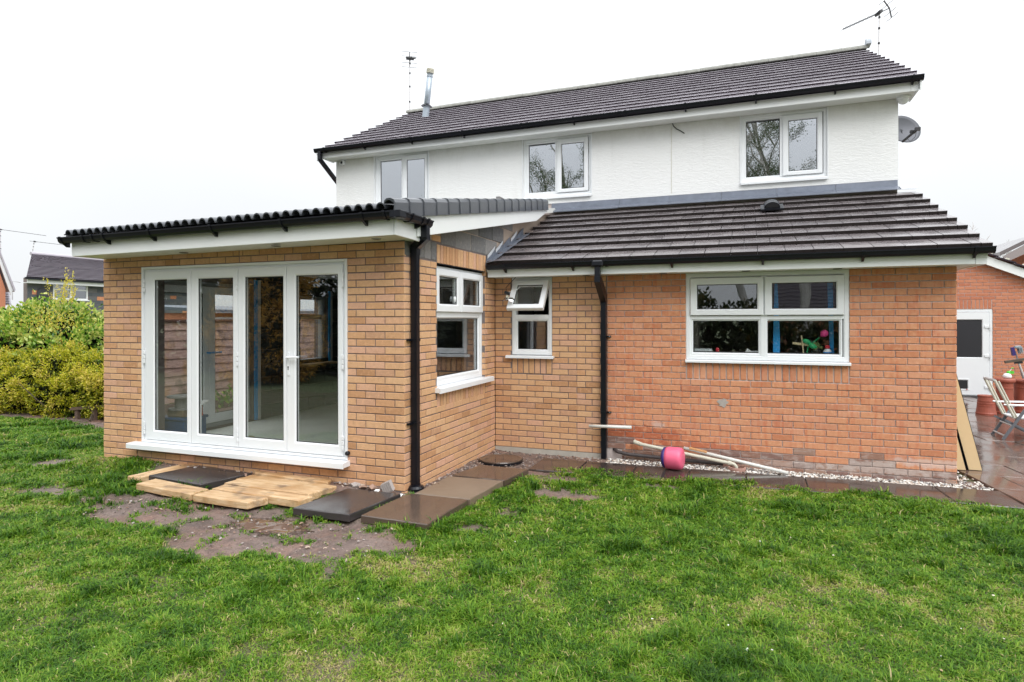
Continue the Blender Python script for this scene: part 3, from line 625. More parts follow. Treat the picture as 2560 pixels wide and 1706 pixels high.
mb = MB(); dn = Vector((0,.03,-.12)); mb.add([eL+dn, Vector((5.44,2.26,5.092))+dn, rR+dn, rL+dn, Vector((5.44,10.6,4.95)), Vector((-4.6,10.6,4.95))], [(0,1,2,3),(3,2,4,5)]); mb.build('roof_deck', TILEUP, house, fixn=False)
# back slope
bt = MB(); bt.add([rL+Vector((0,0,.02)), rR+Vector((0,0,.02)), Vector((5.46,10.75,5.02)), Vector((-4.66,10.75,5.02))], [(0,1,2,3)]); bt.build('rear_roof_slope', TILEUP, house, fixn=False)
def half_round(mb, a, b, r, flat=.2, n=8, ext=.0):
    a, b = Vector(a), Vector(b); d = (b-a).normalized(); sd = d.cross(Vector((0,0,1))).normalized(); u = sd.cross(d)
    poly = [a + sd*(r*math.cos(math.pi*k/n)) + u*(r*math.sin(math.pi*k/n)) for k in range(n+1)]; mb.prism(poly, b - a)
nr = 23
for i in range(nr):
    a, b = lerp(rL, rR, i/nr), lerp(rL, rR, (i+1)/nr); mb = MB(); jig = Vector((0,0,RNG.normal(-.045,.002)))
    half_round(mb, a+jig+(b-a)*.004, b+jig-(b-a)*.004, .092*(.985+.02*RNG.random()))
    mb.build('ridge_tile', RIDGE, house)
mb = MB(); half_round(mb, rR+Vector((-.02,0,.02)), rR+Vector((.07,0,.02)), .135); mb.build('ridge_end_cap', plain('grey_cap', (.35,.38,.42), .5), house)
# verge trims at both gable ends
for e0, e1, sgn in ((Vector((5.44,2.3,5.0)), rR+Vector((-.02,0,-.12)), 1), (eL+Vector((.03,.04,-.1)), rL+Vector((.03,0,-.12)), -1)):
    mb = MB(); mb.prism([e0, e1, e1+Vector((0,0,-.17)), e0+Vector((0,0,-.15))], (-.02*sgn,0,0)); mb.build('barge_board', FASCIA, house)

# ------------------------------------------------------------------ fascias, soffits, gutters of the house
def fasciaboard(x0, z0b, z0t, x1, z1b, z1t, y, parent, th=.02, name='fascia'):
    mb = MB(); mb.prism([(x0,y,z0b),(x1,y,z1b),(x1,y,z1t),(x0,y,z0t)], (0,th,0)); return bevel(mb.build(name, FASCIA, parent), .003)
def gutter(p0, p1, out, parent, caps=True, name='gutter'):
    p0, p1, out = Vector(p0), Vector(p1), Vector(out).normalized()
    prof = [(0,0),(0,-.045),(.018,-.066),(.070,-.066),(.092,-.045),(.100,-.012),(.108,-.012),(.108,0),(.096,0),(.088,-.042),(.068,-.061),(.020,-.061),(.005,-.043),(.005,0)]
    mb = MB(); poly = [p0 + out*a + Vector((0,0,b)) for a, b in prof]; n = len(poly); e = p1 - p0; base = 0
    mb.add(poly + [q + e for q in poly], [(i,(i+1)%n,n+(i+1)%n,n+i) for i in range(n)])
    g = mb.build(name, BLACKP, parent)
    if caps:
        for p in (p0, p1):
            c = MB(); d = e.normalized()*.006*(-1 if p is p0 else 1); q = [p + out*a*1.03 + Vector((0,0,b*1.05)) for a, b in prof[:8]]; c.prism(q, d); c.build('stop_end', BLACKP, g)
    return g
def bracket(g, p, out, along, parent, w=.032, drop=.035, foot=True):
    p, out, along = Vector(p), Vector(out).normalized(), Vector(along).normalized(); mb = MB()
    prof = [(-.012,.004),(-.012,-.05),(.016,-.074),(.072,-.074),(.099,-.05),(.114,-.010),(.114,.006),(.100,.006),(.110,-.012),(.095,-.048),(.070,-.069),(.018,-.069),(-.004,-.05),(-.004,.004)]
    mb.prism([p - along*w/2 + out*a + Vector((0,0,b)) for a, b in prof], along*w)
    if foot: mb.prism([p - along*w*.35 + out*a + Vector((0,0,b)) for a, b in [(-.012,-.06),(.07,-.072),(.02,-.072-drop),(-.012,-.072-drop)]], along*w*.7)
    return mb.build('bracket', BLACKP, g)
def soffit(x0, x1, y0, y1, z0, z1, parent, n=3):
    for i in range(n):
        a, b = lerp(y0, y1, i/n) + .002, lerp(y0, y1, (i+1)/n) - .002; mb = MB()
        mb.add([(x0,a,z0),(x1,a,z1),(x1,b,z1),(x0,b,z0),(x0,a,z0+.01),(x1,a,z1+.01),(x1,b,z1+.01),(x0,b,z0+.01)], [(0,3,2,1),(4,5,6,7),(0,1,5,4),(1,2,6,5),(2,3,7,6),(3,0,4,7)])
        mb.build('soffit_board', SOFFIT, parent)
DOWNL = plain('downlight_steel', (.18,.18,.17), .35, metal=.6); DLB = plain('downlight_lens', (.03,.03,.03), .2)
def downlight(u, v, z, parent):
    p = bp(u, v, 'z', z); mb = MB(); mb.lathe((p.x,p.y,z-.006), [(.030,.004),(.034,-.001),(.045,.0),(.047,.004),(.047,.006)], 16, cap=False); d = mb.build('downlight', DOWNL, parent)
    mb = MB(); mb.lathe((p.x,p.y,z-.004), [(.031,0),(.031,.003)], 16); mb.build('lens', DLB, d)
# wing
fasciaboard(.028, 2.234, 2.36, 5.30, 2.236, 2.36, -.32, house); mb = MB(); mb.box(5.302, 5.395, -.322, -.30, 2.234, 2.36); mb.box(5.375, 5.395, -.299, 2.6, 2.234, 2.36); mb.build('fascia', FASCIA, house)
soffit(.02, 5.375, -.30, -.002, 2.240, 2.241, house, 2)
mb = MB(); mb.prism([(5.385,-.30,2.36),(5.385,2.65,3.46),(5.385,2.65,3.30),(5.385,-.30,2.24)], (.02,0,0)); mb.build('barge_board', FASCIA, house)
soffit(W+.004, 5.375, .0, 2.6, 2.244, 2.244, house, 4)
gw = gutter((.06,-.322,2.392), (5.435,-.322,2.402), (0,-1,0), house)
for u in (1258, 1428, 1678, 1907.5, 2160, 2443): 
    x = bp(u, 645, 'y', -.43).x; bracket(gw, (x,-.322,2.392+.01*x/5.4), (0,-1,0), (1,0,0), house)
for u in (1479, 1514):
    x = bp(u, 645, 'y', -.43).x; bracket(gw, (x,-.322,2.396), (0,-1,0), (1,0,0), house, .03, .0, False)
mb = MB(); mb.box(1.415, 1.560, -.440, -.324, 2.322, 2.398); bevel(mb.build('outlet', BLACKP, gw), .015)
for u, v in ((1465.5,688.6),(1658,683),(1865,677.7),(2094,672),(2351,667)): downlight(u, v, 2.240, house)
def sqpipe(mb, pts, s=.065):
    for a, b in zip(pts[:-1], pts[1:]):
        d = (Vector(b)-Vector(a)).normalized(); mb.bar(Vector(a)-d*.004, Vector(b)+d*.004, s, s, (0,1,0) if abs(d.z) > .9 else (0,0,1))
mb = MB(); x = 1.487; sqpipe(mb, [(x,-.385,2.335),(x,-.385,2.19)]); 
mb.add([(x-.036,-.42,2.20),(x+.036,-.42,2.20),(x+.036,-.35,2.22),(x-.036,-.35,2.22),(x-.036,-.078,1.985),(x+.036,-.078,1.985),(x+.036,-.008,2.0),(x-.036,-.008,2.0),(x-.036,-.42,2.135),(x+.036,-.42,2.135),(x-.036,-.078,1.90),(x+.036,-.078,1.90),(x+.036,-.008,1.90),(x-.036,-.008,1.90)],
       [(0,1,2,3),(3,2,6,7),(8,10,11,9),(0,8,9,1),(0,3,7,4,10,8),(1,9,11,5,6,2),(10,13,12,11),(4,7,13,10),(5,11,12,6),(7,6,12,13)])
sqpipe(mb, [(x,-.042,1.93),(x,-.042,-.05)]); dp2 = mb.build('downpipe', BLACKP, house)
for z in (1.475, .525):
    mb = MB(); mb.box(x-.037, x+.037, -.079, -.006, z-.012, z+.012); mb.box(x+.037, x+.085, -.03, -.004, z-.010, z+.010); mb.build('clip', BLACKP, dp2)
    mb = MB(); mb.lathe((x+.07,-.031,z), [(.008,0),(.006,.006)], 8, (0,-1,0)); mb.build('screw', STEEL, dp2)
# main eave
fasciaboard(-4.60, 4.835, 4.985, 5.32, 4.865, 5.01, 2.36, house); mb = MB(); mb.box(5.322, 5.415, 2.358, 2.38, 4.866, 5.01); mb.box(5.395, 5.415, 2.381, 2.85, 4.866, 5.05); mb.box(-4.60,-4.58, 2.381, 2.75, 4.836, 5.02); mb.build('fascia', FASCIA, house)
soffit(-4.58, 5.395, 2.38, YH-.016, 4.845, 4.873, house, 3); soffit(5.24, 5.395, YH-.012, 2.85, 4.873, 4.874, house, 3); soffit(-4.58, -4.47, YH-.012, 2.75, 4.846, 4.846, house, 2)
gm = gutter((-4.69,2.357,5.005), (5.455,2.357,5.055), (0,-1,0), house)
for u, v in ((906,365),(1024,350),(1155,340),(1432,300),(1713,270),(1890,250),(2090,225),(2285,200)):
    x = bp(u, v, 'y', 2.25).x; bracket(gm, (x,2.357,5.005+(x+4.69)/10.15*.05), (0,-1,0), (1,0,0), house)
for u in (1302, 1318, 1546, 1563, 808): 
    x = bp(u, 310, 'y', 2.25).x; bracket(gm, (x,2.357,5.005+(x+4.69)/10.15*.05), (0,-1,0), (1,0,0), house, .03, .0, False)
mb = MB(); sqpipe(mb, [(-4.58,2.30,4.95),(-4.58,2.30,4.80),(-4.52,3.02,4.30),(-4.52,3.02,2.9)]); mb.build('downpipe', BLACKP, house)
# lead flashing along the foot of the rendered wall
for i in range(5):
    a, b = 1.19 + i*.806, 1.19 + (i+1)*.806 - .004; mb = MB()
    mb.prism([(a,YH-.004,3.699),(a,YH-.014,3.697),(a,YH-.024,3.61+RNG.normal(0,.004)),(a,YH-.19,3.535),(a,YH-.19,3.525),(a,YH-.012,3.58)], (b-a,0,0)); mb.build('flashing', LEAD, house)
mb = MB(); mb.prism([(.0,YH-.004,3.70),(.0,YH-.014,3.70),(.0,YH-.026,3.60),(.0,YH-.20,3.53),(.0,YH-.20,3.515),(.0,YH-.012,3.58)], (1.186,0,0)); mb.build('flashing', LEAD, house)
mb = MB(); mb.prism([(W,YH-.05,3.60),(W,YH-.20,3.535),(W,YH-.20,3.525),(W,YH+.1,3.58)], (.20,0,-.01)); mb.build('flashing', LEADW, house)
for i in range(5):
    y0 = -.36 + i*.285; y1 = y0 + .30; rz = lambda y: 2.405 + (y+.36)*.372; mb = MB()
    mb.prism([(.012+.002*i,y0,rz(y0)-.02),(.012+.002*i,y1,rz(y1)-.02),(.012+.002*i,y1+.01,rz(y1)+.13),(.012+.002*i,y0+.05,rz(y0)+.10)], (.008,0,0))
    mb.prism([(.02,y0,rz(y0)+.012),(.02,y1,rz(y1)+.012),(.13,y1,rz(y1)+.03),(.12,y0,rz(y0)+.03)], (0,0,.008)); mb.build('step_flashing', LEAD, house)
    if i in (0, 1, 3):
        mb = MB(); X_ = .0215+.002*i; mb.prism([(X_,y0+.05,rz(y0)+.075),(X_,y0+.17,rz(y0)+.135),(X_,y0+.29,rz(y1)+.105),(X_,y0+.31,rz(y1)+.150),(X_,y0+.20,rz(y0)+.20),(X_,y0+.05,rz(y0)+.115)], (.004,0,0)); mb.build('lead_tip', LEADW, house)
# roof vent, flue, cables
mb = MB(); q = Vector((3.503,1.80,3.235)); X, Y, N = Vector((1,0,0)), Vector((0,.937,.349)), Vector((0,-.349,.937))
mb.obox(q+N*.035, X*.15, Y*.16, N*.012); rv = mb.build('roof_vent', BLACKP, house)
mb = MB(); prof = [(math.cos(math.pi*k/10), math.sin(math.pi*k/10)) for k in range(11)]
mb.prism([q + N*.045 + X*(.105*a) + N*(.085*b) - Y*.11 for a, b in prof], Y*.22); mb.build('hood', BLACKP, rv)
mb = MB(); mb.prism([q + N*.05 + X*(.088*a) + N*(.068*b) - Y*.114 for a, b in prof], Y*.006); mb.build('grille', RUBBER, rv)
fb = Vector((-3.905,5.362,6.50)); ft = Vector((-3.775,5.362,7.58)); ax = (ft-fb).normalized()
mb = MB(); mb.tube([fb, ft], .068, 20); fl = mb.build('flue', STEEL, house, smooth=True)
mb = MB(); mb.lathe(fb+ax*.22, [(.07,.05),(.13,.0),(.13,-.01),(.072,.0)], 20, ax); mb.build('storm_collar', BLACKP, fl)
mb = MB(); mb.tube([fb-ax*.05, fb+ax*.20], .078, 20); mb.build('flue_base', STEEL, fl)
for h, r in ((.90,.075),(.985,.092),(1.015,.092),(1.045,.092),(1.07,.088)):
    mb = MB(); mb.lathe(fb+ax*h, [(r*.9,0),(r,.004),(r,.018),(r*.9,.022)], 20, ax); mb.build('flue_ring', STEEL if r < .08 else PIPEC, fl)
mb = MB(); p = [bp(u, v, 'y', YH-.02) for u, v in ((1681,309),(1684,316),(1692,323),(1702,328),(1711,334))]; mb.tube(p, .007, 6); mb.build('cable', RUBBER, house)
mb = MB(); p = [bp(u, v, 'y', YH-.016) for u, v in ((1679,318),(1678.5,400),(1679,484))]; mb.tube(p, .003, 5); mb.build('cable', PIPEC, house)

# ------------------------------------------------------------------ extension roof
PX = Pieces('roof_tile'); sl_ = math.atan(.1765)
def roman_mesh():
    prof = []
    for r in range(2):
        x0 = -.117 + r*.117
        prof += [(x0, 0), (x0+.024, 0)] + [(x0+.0705 - .0445*math.cos(math.pi*k/8), .046*math.sin(math.pi*k/8)) for k in range(1, 8)]
    prof.append((.1165, 0)); l = .375; th = .013
    vs, n = [], len(prof)
    for y in (0, l):
        vs += [(a, y, b) for a, b in prof]; vs += [(a, y, b - th) for a, b in prof]
    fs = []
    for i in range(n-1):
        fs += [(i, i+1, 2*n+i+1, 2*n+i), (n+i, 3*n+i, 3*n+i+1, n+i+1), (i, n+i, n+i+1, i+1), (2*n+i, 2*n+i+1, 3*n+i+1, 3*n+i)]
    me = bpy.data.meshes.new('roof_tile'); me.from_pydata(vs, [], fs); bm = bmesh.new(); bm.from_mesh(me); bmesh.ops.recalc_face_normals(bm, faces=bm.faces); bm.to_mesh(me); bm.free()
    for p in me.polygons: p.use_smooth = False
    me.materials.append(TILENEW); return me
rm = roman_mesh(); NT, NC = 18, 15
for j in range(NC):
    for i in range(NT):
        t = (i+.5)/NT; x = lerp(-4.13, .095, t); y = -2.905 + j*.345*math.cos(sl_); z = lerp(2.672, 2.715, t) + (y+2.905)*.1765
        if x > -.1 and y > 1.5: continue
        PX.add(rm, (x, y, z + RNG.normal(0,.0012)), (sl_-.035, math.radians(-.55), RNG.normal(0,.003)))
PX.done(ext, 295, 'roof_tiling')
mb = MB(); mb.prism([(-4.12,-2.80,2.63),(-4.12,2.6,3.58),(-4.12,2.6,3.50),(-4.12,-2.80,2.55)], (4.2,0,.03)); mb.build('roof_deck', SOFFIT, ext)
prof = [(.085,.02),(.095,.05),(.12,.068),(.155,.068),(.185,.055),(.200,.025),(.203,-.105),(.188,-.107),(.186,.02),(.15,.05),(.12,.05)]
def vcap(x_off):
    vs, n = [], len(prof)
    for y, s in ((0, 1.03), (.03, 1.03), (.031, 1.0), (.305, .97)):
        vs += [(a*s if a > .15 else a, y - max(0, -b)*.22*(1 if y < .1 else 1), b) for a, b in prof]
    fs = [(j*n+i, j*n+(i+1)%n, (j+1)*n+(i+1)%n, (j+1)*n+i) for j in range(3) for i in range(n)] + [tuple(range(n)), tuple(3*n+i for i in range(n))]
    me = bpy.data.meshes.new('verge_cap'); me.from_pydata(vs, [], fs); bm = bmesh.new(); bm.from_mesh(me); bmesh.ops.recalc_face_normals(bm, faces=bm.faces); bm.to_mesh(me); bm.free(); me.materials.append(TILENEW); return me
vm_ = vcap(0)
for i in range(17):
    y = -2.905 + i*.277; place('verge_cap', vm_, (0, y, 2.722 + (y+2.905)*.1765), ext, (sl_ - .02, RNG.normal(0,.004), 0))
mb = MB(); mb.prism([(-4.16,-2.86,2.64),(-4.16,-2.86,2.71),(-4.13,-2.86,2.715),(-4.05,-2.86,2.70),(-4.05,-2.86,2.64)], (0,.3,.05)); mb.build('verge_cap', TILENEW, ext)
fasciaboard(-4.115, 2.430, 2.60, .122, 2.471, 2.64, -2.80, ext); mb = MB(); mb.prism([(-4.148,-2.802,2.43),(-4.117,-2.802,2.43),(-4.117,-2.802,2.62),(-4.148,-2.802,2.62)], (0,.05,0)); mb.prism([(-4.147,-2.75,2.43),(-4.147,2.6,2.43),(-4.147,2.6,3.5),(-4.147,-2.75,2.60)], (.018,0,0)); mb.build('fascia', FASCIA, ext)
mb = MB(); mb.prism([(.125,-2.80,2.471),(.125,-2.215,2.458),(.125,-2.215,2.64),(.125,-2.80,2.64)], (.022,0,0)); bevel(mb.build('fascia', FASCIA, ext), .003)
soffit(-4.13, .122, -2.778, -D-.002, 2.436, 2.478, ext, 4); soffit(.004, .122, -D+.002, -2.22, 2.474, 2.478, ext, 1)
mb = MB(); mb.prism([(.005,-2.212,2.456),(.124,-2.212,2.456),(.124,-2.212,2.60),(.005,-2.212,2.60)], (0,.014,0)); mb.build('box_end', FASCIA, ext)
mb = MB(); mb.prism([(.150,-2.42,2.50),(.150,1.287,3.190),(.150,1.93,3.455),(.150,1.75,3.46),(.150,-2.42,2.70)], (.02,0,0)); bevel(mb.build('barge_board', FASCIA, ext), .003)
soff = MB(); soff.prism([(.004,-2.19,2.56),(.149,-2.19,2.56),(.149,1.3,3.205),(.004,1.3,3.205)], (0,0,.01)); soff.build('soffit_board', SOFFIT, ext)
ge = gutter((-4.235,-2.802,2.642), (.147,-2.802,2.678), (0,-1,0), ext)
for u, v in ((150,620),(255,590),(370,588),(524,578),(700,565),(903,545)):
    x = bp(u, v, 'y', -2.9).x; bracket(ge, (x,-2.802,2.642+(x+4.235)/4.4*.036), (0,-1,0), (1,0,0), ext)
for u in (205, 228, 959):
    x = bp(u, 575, 'y', -2.9).x; bracket(ge, (x,-2.802,2.642+(x+4.235)/4.4*.036), (0,-1,0), (1,0,0), ext, .028, .0, False)
g2 = gutter((.149,-2.80,2.678), (.149,-2.265,2.672), (1,0,0), ext)
mb = MB(); mb.prism([(.147,-2.912,2.678),(.257,-2.912,2.678),(.257,-2.80,2.678),(.147,-2.80,2.678)], (0,0,-.066)); 
mb = MB(); mb.box(.146, .259, -2.912, -2.801, 2.611, 2.617); mb.box(.146, .259, -2.912, -2.904, 2.617, 2.68); mb.box(.251, .259, -2.904, -2.801, 2.617, 2.68); bevel(mb.build('gutter_corner', BLACKP, ext), .012)
for y, ft_ in ((-2.66,False),(-2.45,True),(-2.35,False)): bracket(g2, (.149,y,2.676), (1,0,0), (0,1,0), ext, .03, .03, ft_)
for u, v in ((459.6,632),(941,597),(690,615),(275,644)): downlight(u, v, 2.447, ext)
mb = MB(); sqpipe(mb, [(.200,-2.335,2.612),(.200,-2.335,2.505)], .07); x0, x1 = .046, .200
mb.add([(.163,-2.372,2.53),(.237,-2.372,2.53),(.237,-2.298,2.53),(.163,-2.298,2.53),(.163,-2.372,2.475),(.237,-2.372,2.475),(.237,-2.298,2.475),(.163,-2.298,2.475),(.009,-2.295,2.43),(.083,-2.295,2.40),(.083,-2.221,2.40),(.009,-2.221,2.43),(.009,-2.295,2.36),(.083,-2.295,2.34),(.083,-2.221,2.34),(.009,-2.221,2.36)],
       [(0,1,2,3),(1,5,6,2),(0,3,11,8),(4,9,10,7),(5,9,10,6),(0,8,12,13,9,5,1),(3,2,6,10,14,15,11),(8,11,15,12),(9,13,14,10),(12,15,14,13)])
sqpipe(mb, [(.046,-2.258,2.38),(.046,-2.258,.0)]); dp1 = mb.build('downpipe', BLACKP, ext)
for z in (1.49, .655):
    mb = MB(); mb.box(.009, .083, -2.296, -2.220, z-.012, z+.012); mb.box(.003, .03, -2.36, -2.296, z-.010, z+.010); mb.build('clip', BLACKP, dp1)
mb = MB(); mb.lathe((.05,-2.26,-.02), [(.085,0),(.085,.03),(.07,.05),(.05,.055)], 18); mb.build('pipe_shoe', BLACKP, dp1)

p = bp(1807, 1008, 'y', -.004); mb = MB(); poly = [(p.x + (.055+.014*math.sin(3*a)+.01*math.sin(7*a))*math.cos(a)*1.0, -.004, p.z + (.048+.012*math.cos(5*a))*math.sin(a)) for a in [2*math.pi*k/18 for k in range(18)]]; mb.prism(poly, (0,.02,0)); mb.build('mortar_patch', plain('grey_patch', (.40,.36,.33), .9, var=.25, scale=30), house)
# ------------------------------------------------------------------ things fixed to the house
GREYM = plain('grey_mesh_metal', (.13,.135,.155), .55, metal=.3); DARKM = plain('dark_metal', (.035,.035,.04), .45)
def aerial(name, base, top, dirv, label, length, elev, group='television aerials on the roof ridge', refl=True, els=9, sc_=1.0):
    r = root(name, base, label, 'aerial', group); base, top = Vector(base), Vector(top)
    mb = MB(); mb.tube([base, top], .016*sc_, 8); mb.build('mast', plain('mast_alloy', (.62,.60,.60), .4, metal=.4), r)
    d = Vector(dirv).normalized(); d = Vector((d.x*math.cos(elev), d.y*math.cos(elev), math.sin(elev))); sd = d.cross(Vector((0,0,1))).normalized(); u = sd.cross(d)
    mb = MB(); a = top - Vector((0,0,.05)) - d*.22; b = a + d*length; mb.tube([a, b], .010*sc_, 6); mb.build('boom', DARKM, r)
    mb = MB()
    for i in range(els):
        p = a + d*(.34 + (length-.36)*i/(els-1)); mb.tube([p - sd*.13*sc_, p + sd*.13*sc_], .004*sc_, 5); mb.obox(p, d*.012, sd*.012, u*.012)
    mb.build('director', DARKM, r)
    mb = MB(); p = a + d*.24; mb.obox(p, d*.03, sd*.10*sc_, u*.03); mb.build('dipole_box', DARKM, r)
    if refl:
        mb = MB()
        for s in (-1, 1):
            mb.bar(a, a + u*s*.19 + d*.04, .02, .02)
            for h in (.08, .19): mb.tube([a + u*s*h + d*.02 - sd*.2, a + u*s*h + d*.02 + sd*.2], .006, 5)
        mb.build('reflector', DARKM, r)
    mb = MB()
    for t in (.25, .5, .72, .88): mb.lathe(lerp(base, top, t), [(.022*sc_,0),(.022*sc_,.04)], 8)
    mb.build('cable_clip', RUBBER, r); return r
tp = bp(2199, 26, 'y', 7.0); aerial('tv_aerial', (bp(2195,150,'y',7.0).x, 7.0, 6.65), tp, (-.94,-.34,0), 'long tilted TV aerial on pole behind right end of the roof', 1.05, -.42, els=8)
tq = bp(1025, 143, 'y', 6.75); aerial('tv_aerial', (bp(1024,285,'y',6.75).x, 6.75, 7.0), tq, (.55,-.83,0), 'small TV aerial on thin pole beside the flue at left roof end', .72, -.30)
rd = root('satellite_dish', (5.24,3.2,4.55), 'grey mesh satellite dish on the right side wall under the eave', 'satellite dish')
mb = MB(); c = Vector((5.40,3.16,4.56)); nx = Vector((.42,-.86,.25)).normalized(); sx = nx.cross(Vector((0,0,1))).normalized(); sz = sx.cross(nx); n = 28; vs = []; fs = []
for j in range(7):
    r_ = j/6
    for k in range(n):
        th_ = 2*math.pi*k/n; vs.append(c + sx*(.27*r_*math.cos(th_)) + sz*(.225*r_*math.sin(th_)) + nx*(.06*r_*r_ - .06))
for j in range(6):
    for k in range(n): fs.append((j*n+k, j*n+(k+1)%n, (j+1)*n+(k+1)%n, (j+1)*n+k))
mb.add(vs, fs); b = mb.build('dish', GREYM, rd, fixn=False, smooth=True); sm = b.modifiers.new('thick', 'SOLIDIFY'); sm.thickness = .008
mb = MB(); e = bp(2292, 325, 'y', 2.86); s0 = bp(2256, 355, 'y', 3.10); mb.bar(s0, e, .025, .025); mb.build('arm', DARKM, rd)
mb = MB(); mb.lathe(e - (e-s0).normalized()*.05, [(.02,0),(.03,.01),(.03,.07),(.022,.08)], 12, (c-e).normalized()); mb.obox(e+Vector((.01,0,.01)), (.035,0,0), (0,.025,0), (0,0,.022)); mb.build('receiver', DARKM, rd)
mb = MB(); mb.bar((5.23,3.25,4.5), (5.39,3.22,4.52), .04, .04); mb.build('wall_bracket', DARKM, rd)
mb = MB(); mb.tube([e, e+Vector((-.02,0,-.10)), e+Vector((-.07,.04,-.15)), e+Vector((-.12,.1,-.08)), s0], .004, 5); mb.build('cable', DARKM, rd)
r_ = root('security_camera', (-4.30,YH-.05,4.78), 'small white dome camera on render under left end of the eave', 'camera')
mb = MB(); mb.lathe((-4.30,YH-.012,4.79), [(.055,0),(.055,.03),(.05,.045),(.03,.05)], 18, (0,-1,0)); mb.build('body', UPVC, r_, smooth=True)
mb = MB(); mb.lathe((-4.30,YH-.055,4.785), [(.028,0),(.028,.008),(.012,.016)], 14, (.1,-1,-.1)); mb.build('lens', RUBBER, r_)
r_ = root('security_light', (5.275,2.59,4.78), 'round white lamp under the soffit at right end of the eave', 'lamp')
mb = MB(); mb.lathe((5.275,2.59,4.870), [(.09,0),(.085,-.03),(.07,-.035)], 20); mb.build('base', UPVC, r_)
mb = MB(); mb.lathe((5.275,2.59,4.84), [(.07,0),(.068,-.03),(.05,-.06),(.02,-.075),(.0,-.077)], 20, cap=False); mb.build('globe', plain('opal_globe', (.78,.8,.8), .25), r_, smooth=True)
r_ = root('hanging_lamp', (.27,-.25,1.95), 'unfinished outside lamp dangling on wires over the small open window', 'lamp')
mb = MB(); mb.tube([bp(1289,694,'z',2.24), (.262,-.27,2.10), (.275,-.28,2.02)], .004, 5); mb.build('wire', RUBBER, r_)
mb = MB(); mb.tube([(.275,-.28,2.03), (.33,-.28,2.05), (.40,-.285,2.06), (.46,-.28,2.10)], .003, 5); mb.tube([(.275,-.28,2.01), (.33,-.29,2.03), (.38,-.285,2.035)], .003, 5); mb.tube([(.275,-.28,2.0),(.25,-.28,1.94),(.235,-.29,1.93)], .003, 5); mb.build('white_wire', UPVC, r_)
mb = MB(); mb.obox((.285,-.285,2.03), (.035,0,-.012), (0,.012,0), (.006,0,.018)); mb.build('connector', RUBBER, r_)
mb = MB(); mb.obox((.288,-.285,1.975), (.012,0,.004), (0,.012,0), (-.006,0,.025)); mb.build('terminal', PIPEC, r_)
mb = MB(); mb.lathe((.275,-.29,1.945), [(.012,0),(.034,.012),(.036,.02),(.01,.026)], 14, (-.2,-.6,.7)); mb.lathe((.345,-.30,1.935), [(.02,0),(.036,.01),(.036,.02),(.01,.024)], 14, (.3,-.7,.6)); mb.build('lamp_head', plain('chrome', (.7,.7,.7), .12, metal=1), r_)
# ------------------------------------------------------------------ ground
def vnoise(x, y, seed):
    r = np.random.default_rng(seed).random((256, 256)); xi = np.floor(x).astype(int); yi = np.floor(y).astype(int); fx = x - xi; fy = y - yi
    fx = fx*fx*(3-2*fx); fy = fy*fy*(3-2*fy); g = lambda a, b: r[a % 256, b % 256]
    return (g(xi,yi)*(1-fx) + g(xi+1,yi)*fx)*(1-fy) + (g(xi,yi+1)*(1-fx) + g(xi+1,yi+1)*fx)*fy
def fbm(x, y, s, seed, oc=4):
    v = 0; a = .5; t = 0
    for i in range(oc): v = v + a*vnoise(x*s*2**i + 17*i, y*s*2**i + 5*i, seed+i); t += a; a *= .55
    return v / t
def sstep(a, b, x): t = np.clip((x-a)/(b-a), 0, 1); return t*t*(3-2*t)
def gz(x, y):
    """ground height"""
    x = np.asarray(x, float); y = np.asarray(y, float)
    rise = .085*sstep(-2.95, -2.42, y)*sstep(-5.2, -4.0, x)*(1-sstep(-.25, .08, x))
    rise = rise + .03*sstep(-1.9, -2.4, y)*sstep(-.1,.1,x)*(1-sstep(.4,1.0,x))
    return -.055 + rise + .022*(fbm(x,y,.7,3,3)-.5) + .018*(fbm(x,y,5,9,3)-.5)
MUDP = [bp(u, v, 'z', -.05)[:2] for u, v in ((165,1262),(265,1216),(345,1222),(500,1240),(700,1275),(830,1300),(960,1322),(1010,1335),(1015,1368),(955,1392),(880,1412),(820,1440),(690,1418),(560,1405),(470,1398),(420,1365),(330,1318),(240,1300))]
def polyd(x, y):
    """signed distance to the worn patch, positive inside"""
    d = np.full(x.shape, 9.); ins = np.zeros(x.shape, bool); n = len(MUDP)
    for i in range(n):
        (ax_, ay), (bx, by) = MUDP[i], MUDP[(i+1) % n]; ex, ey = bx-ax_, by-ay; t = np.clip(((x-ax_)*ex + (y-ay)*ey)/(ex*ex+ey*ey), 0, 1); d = np.minimum(d, np.hypot(x-ax_-t*ex, y-ay-t*ey))
        c = ((ay > y) != (by > y)); ins ^= c & (x < (bx-ax_)*(y-ay)/np.where(c, by-ay, 1) + ax_)
    return np.where(ins, d, -d)
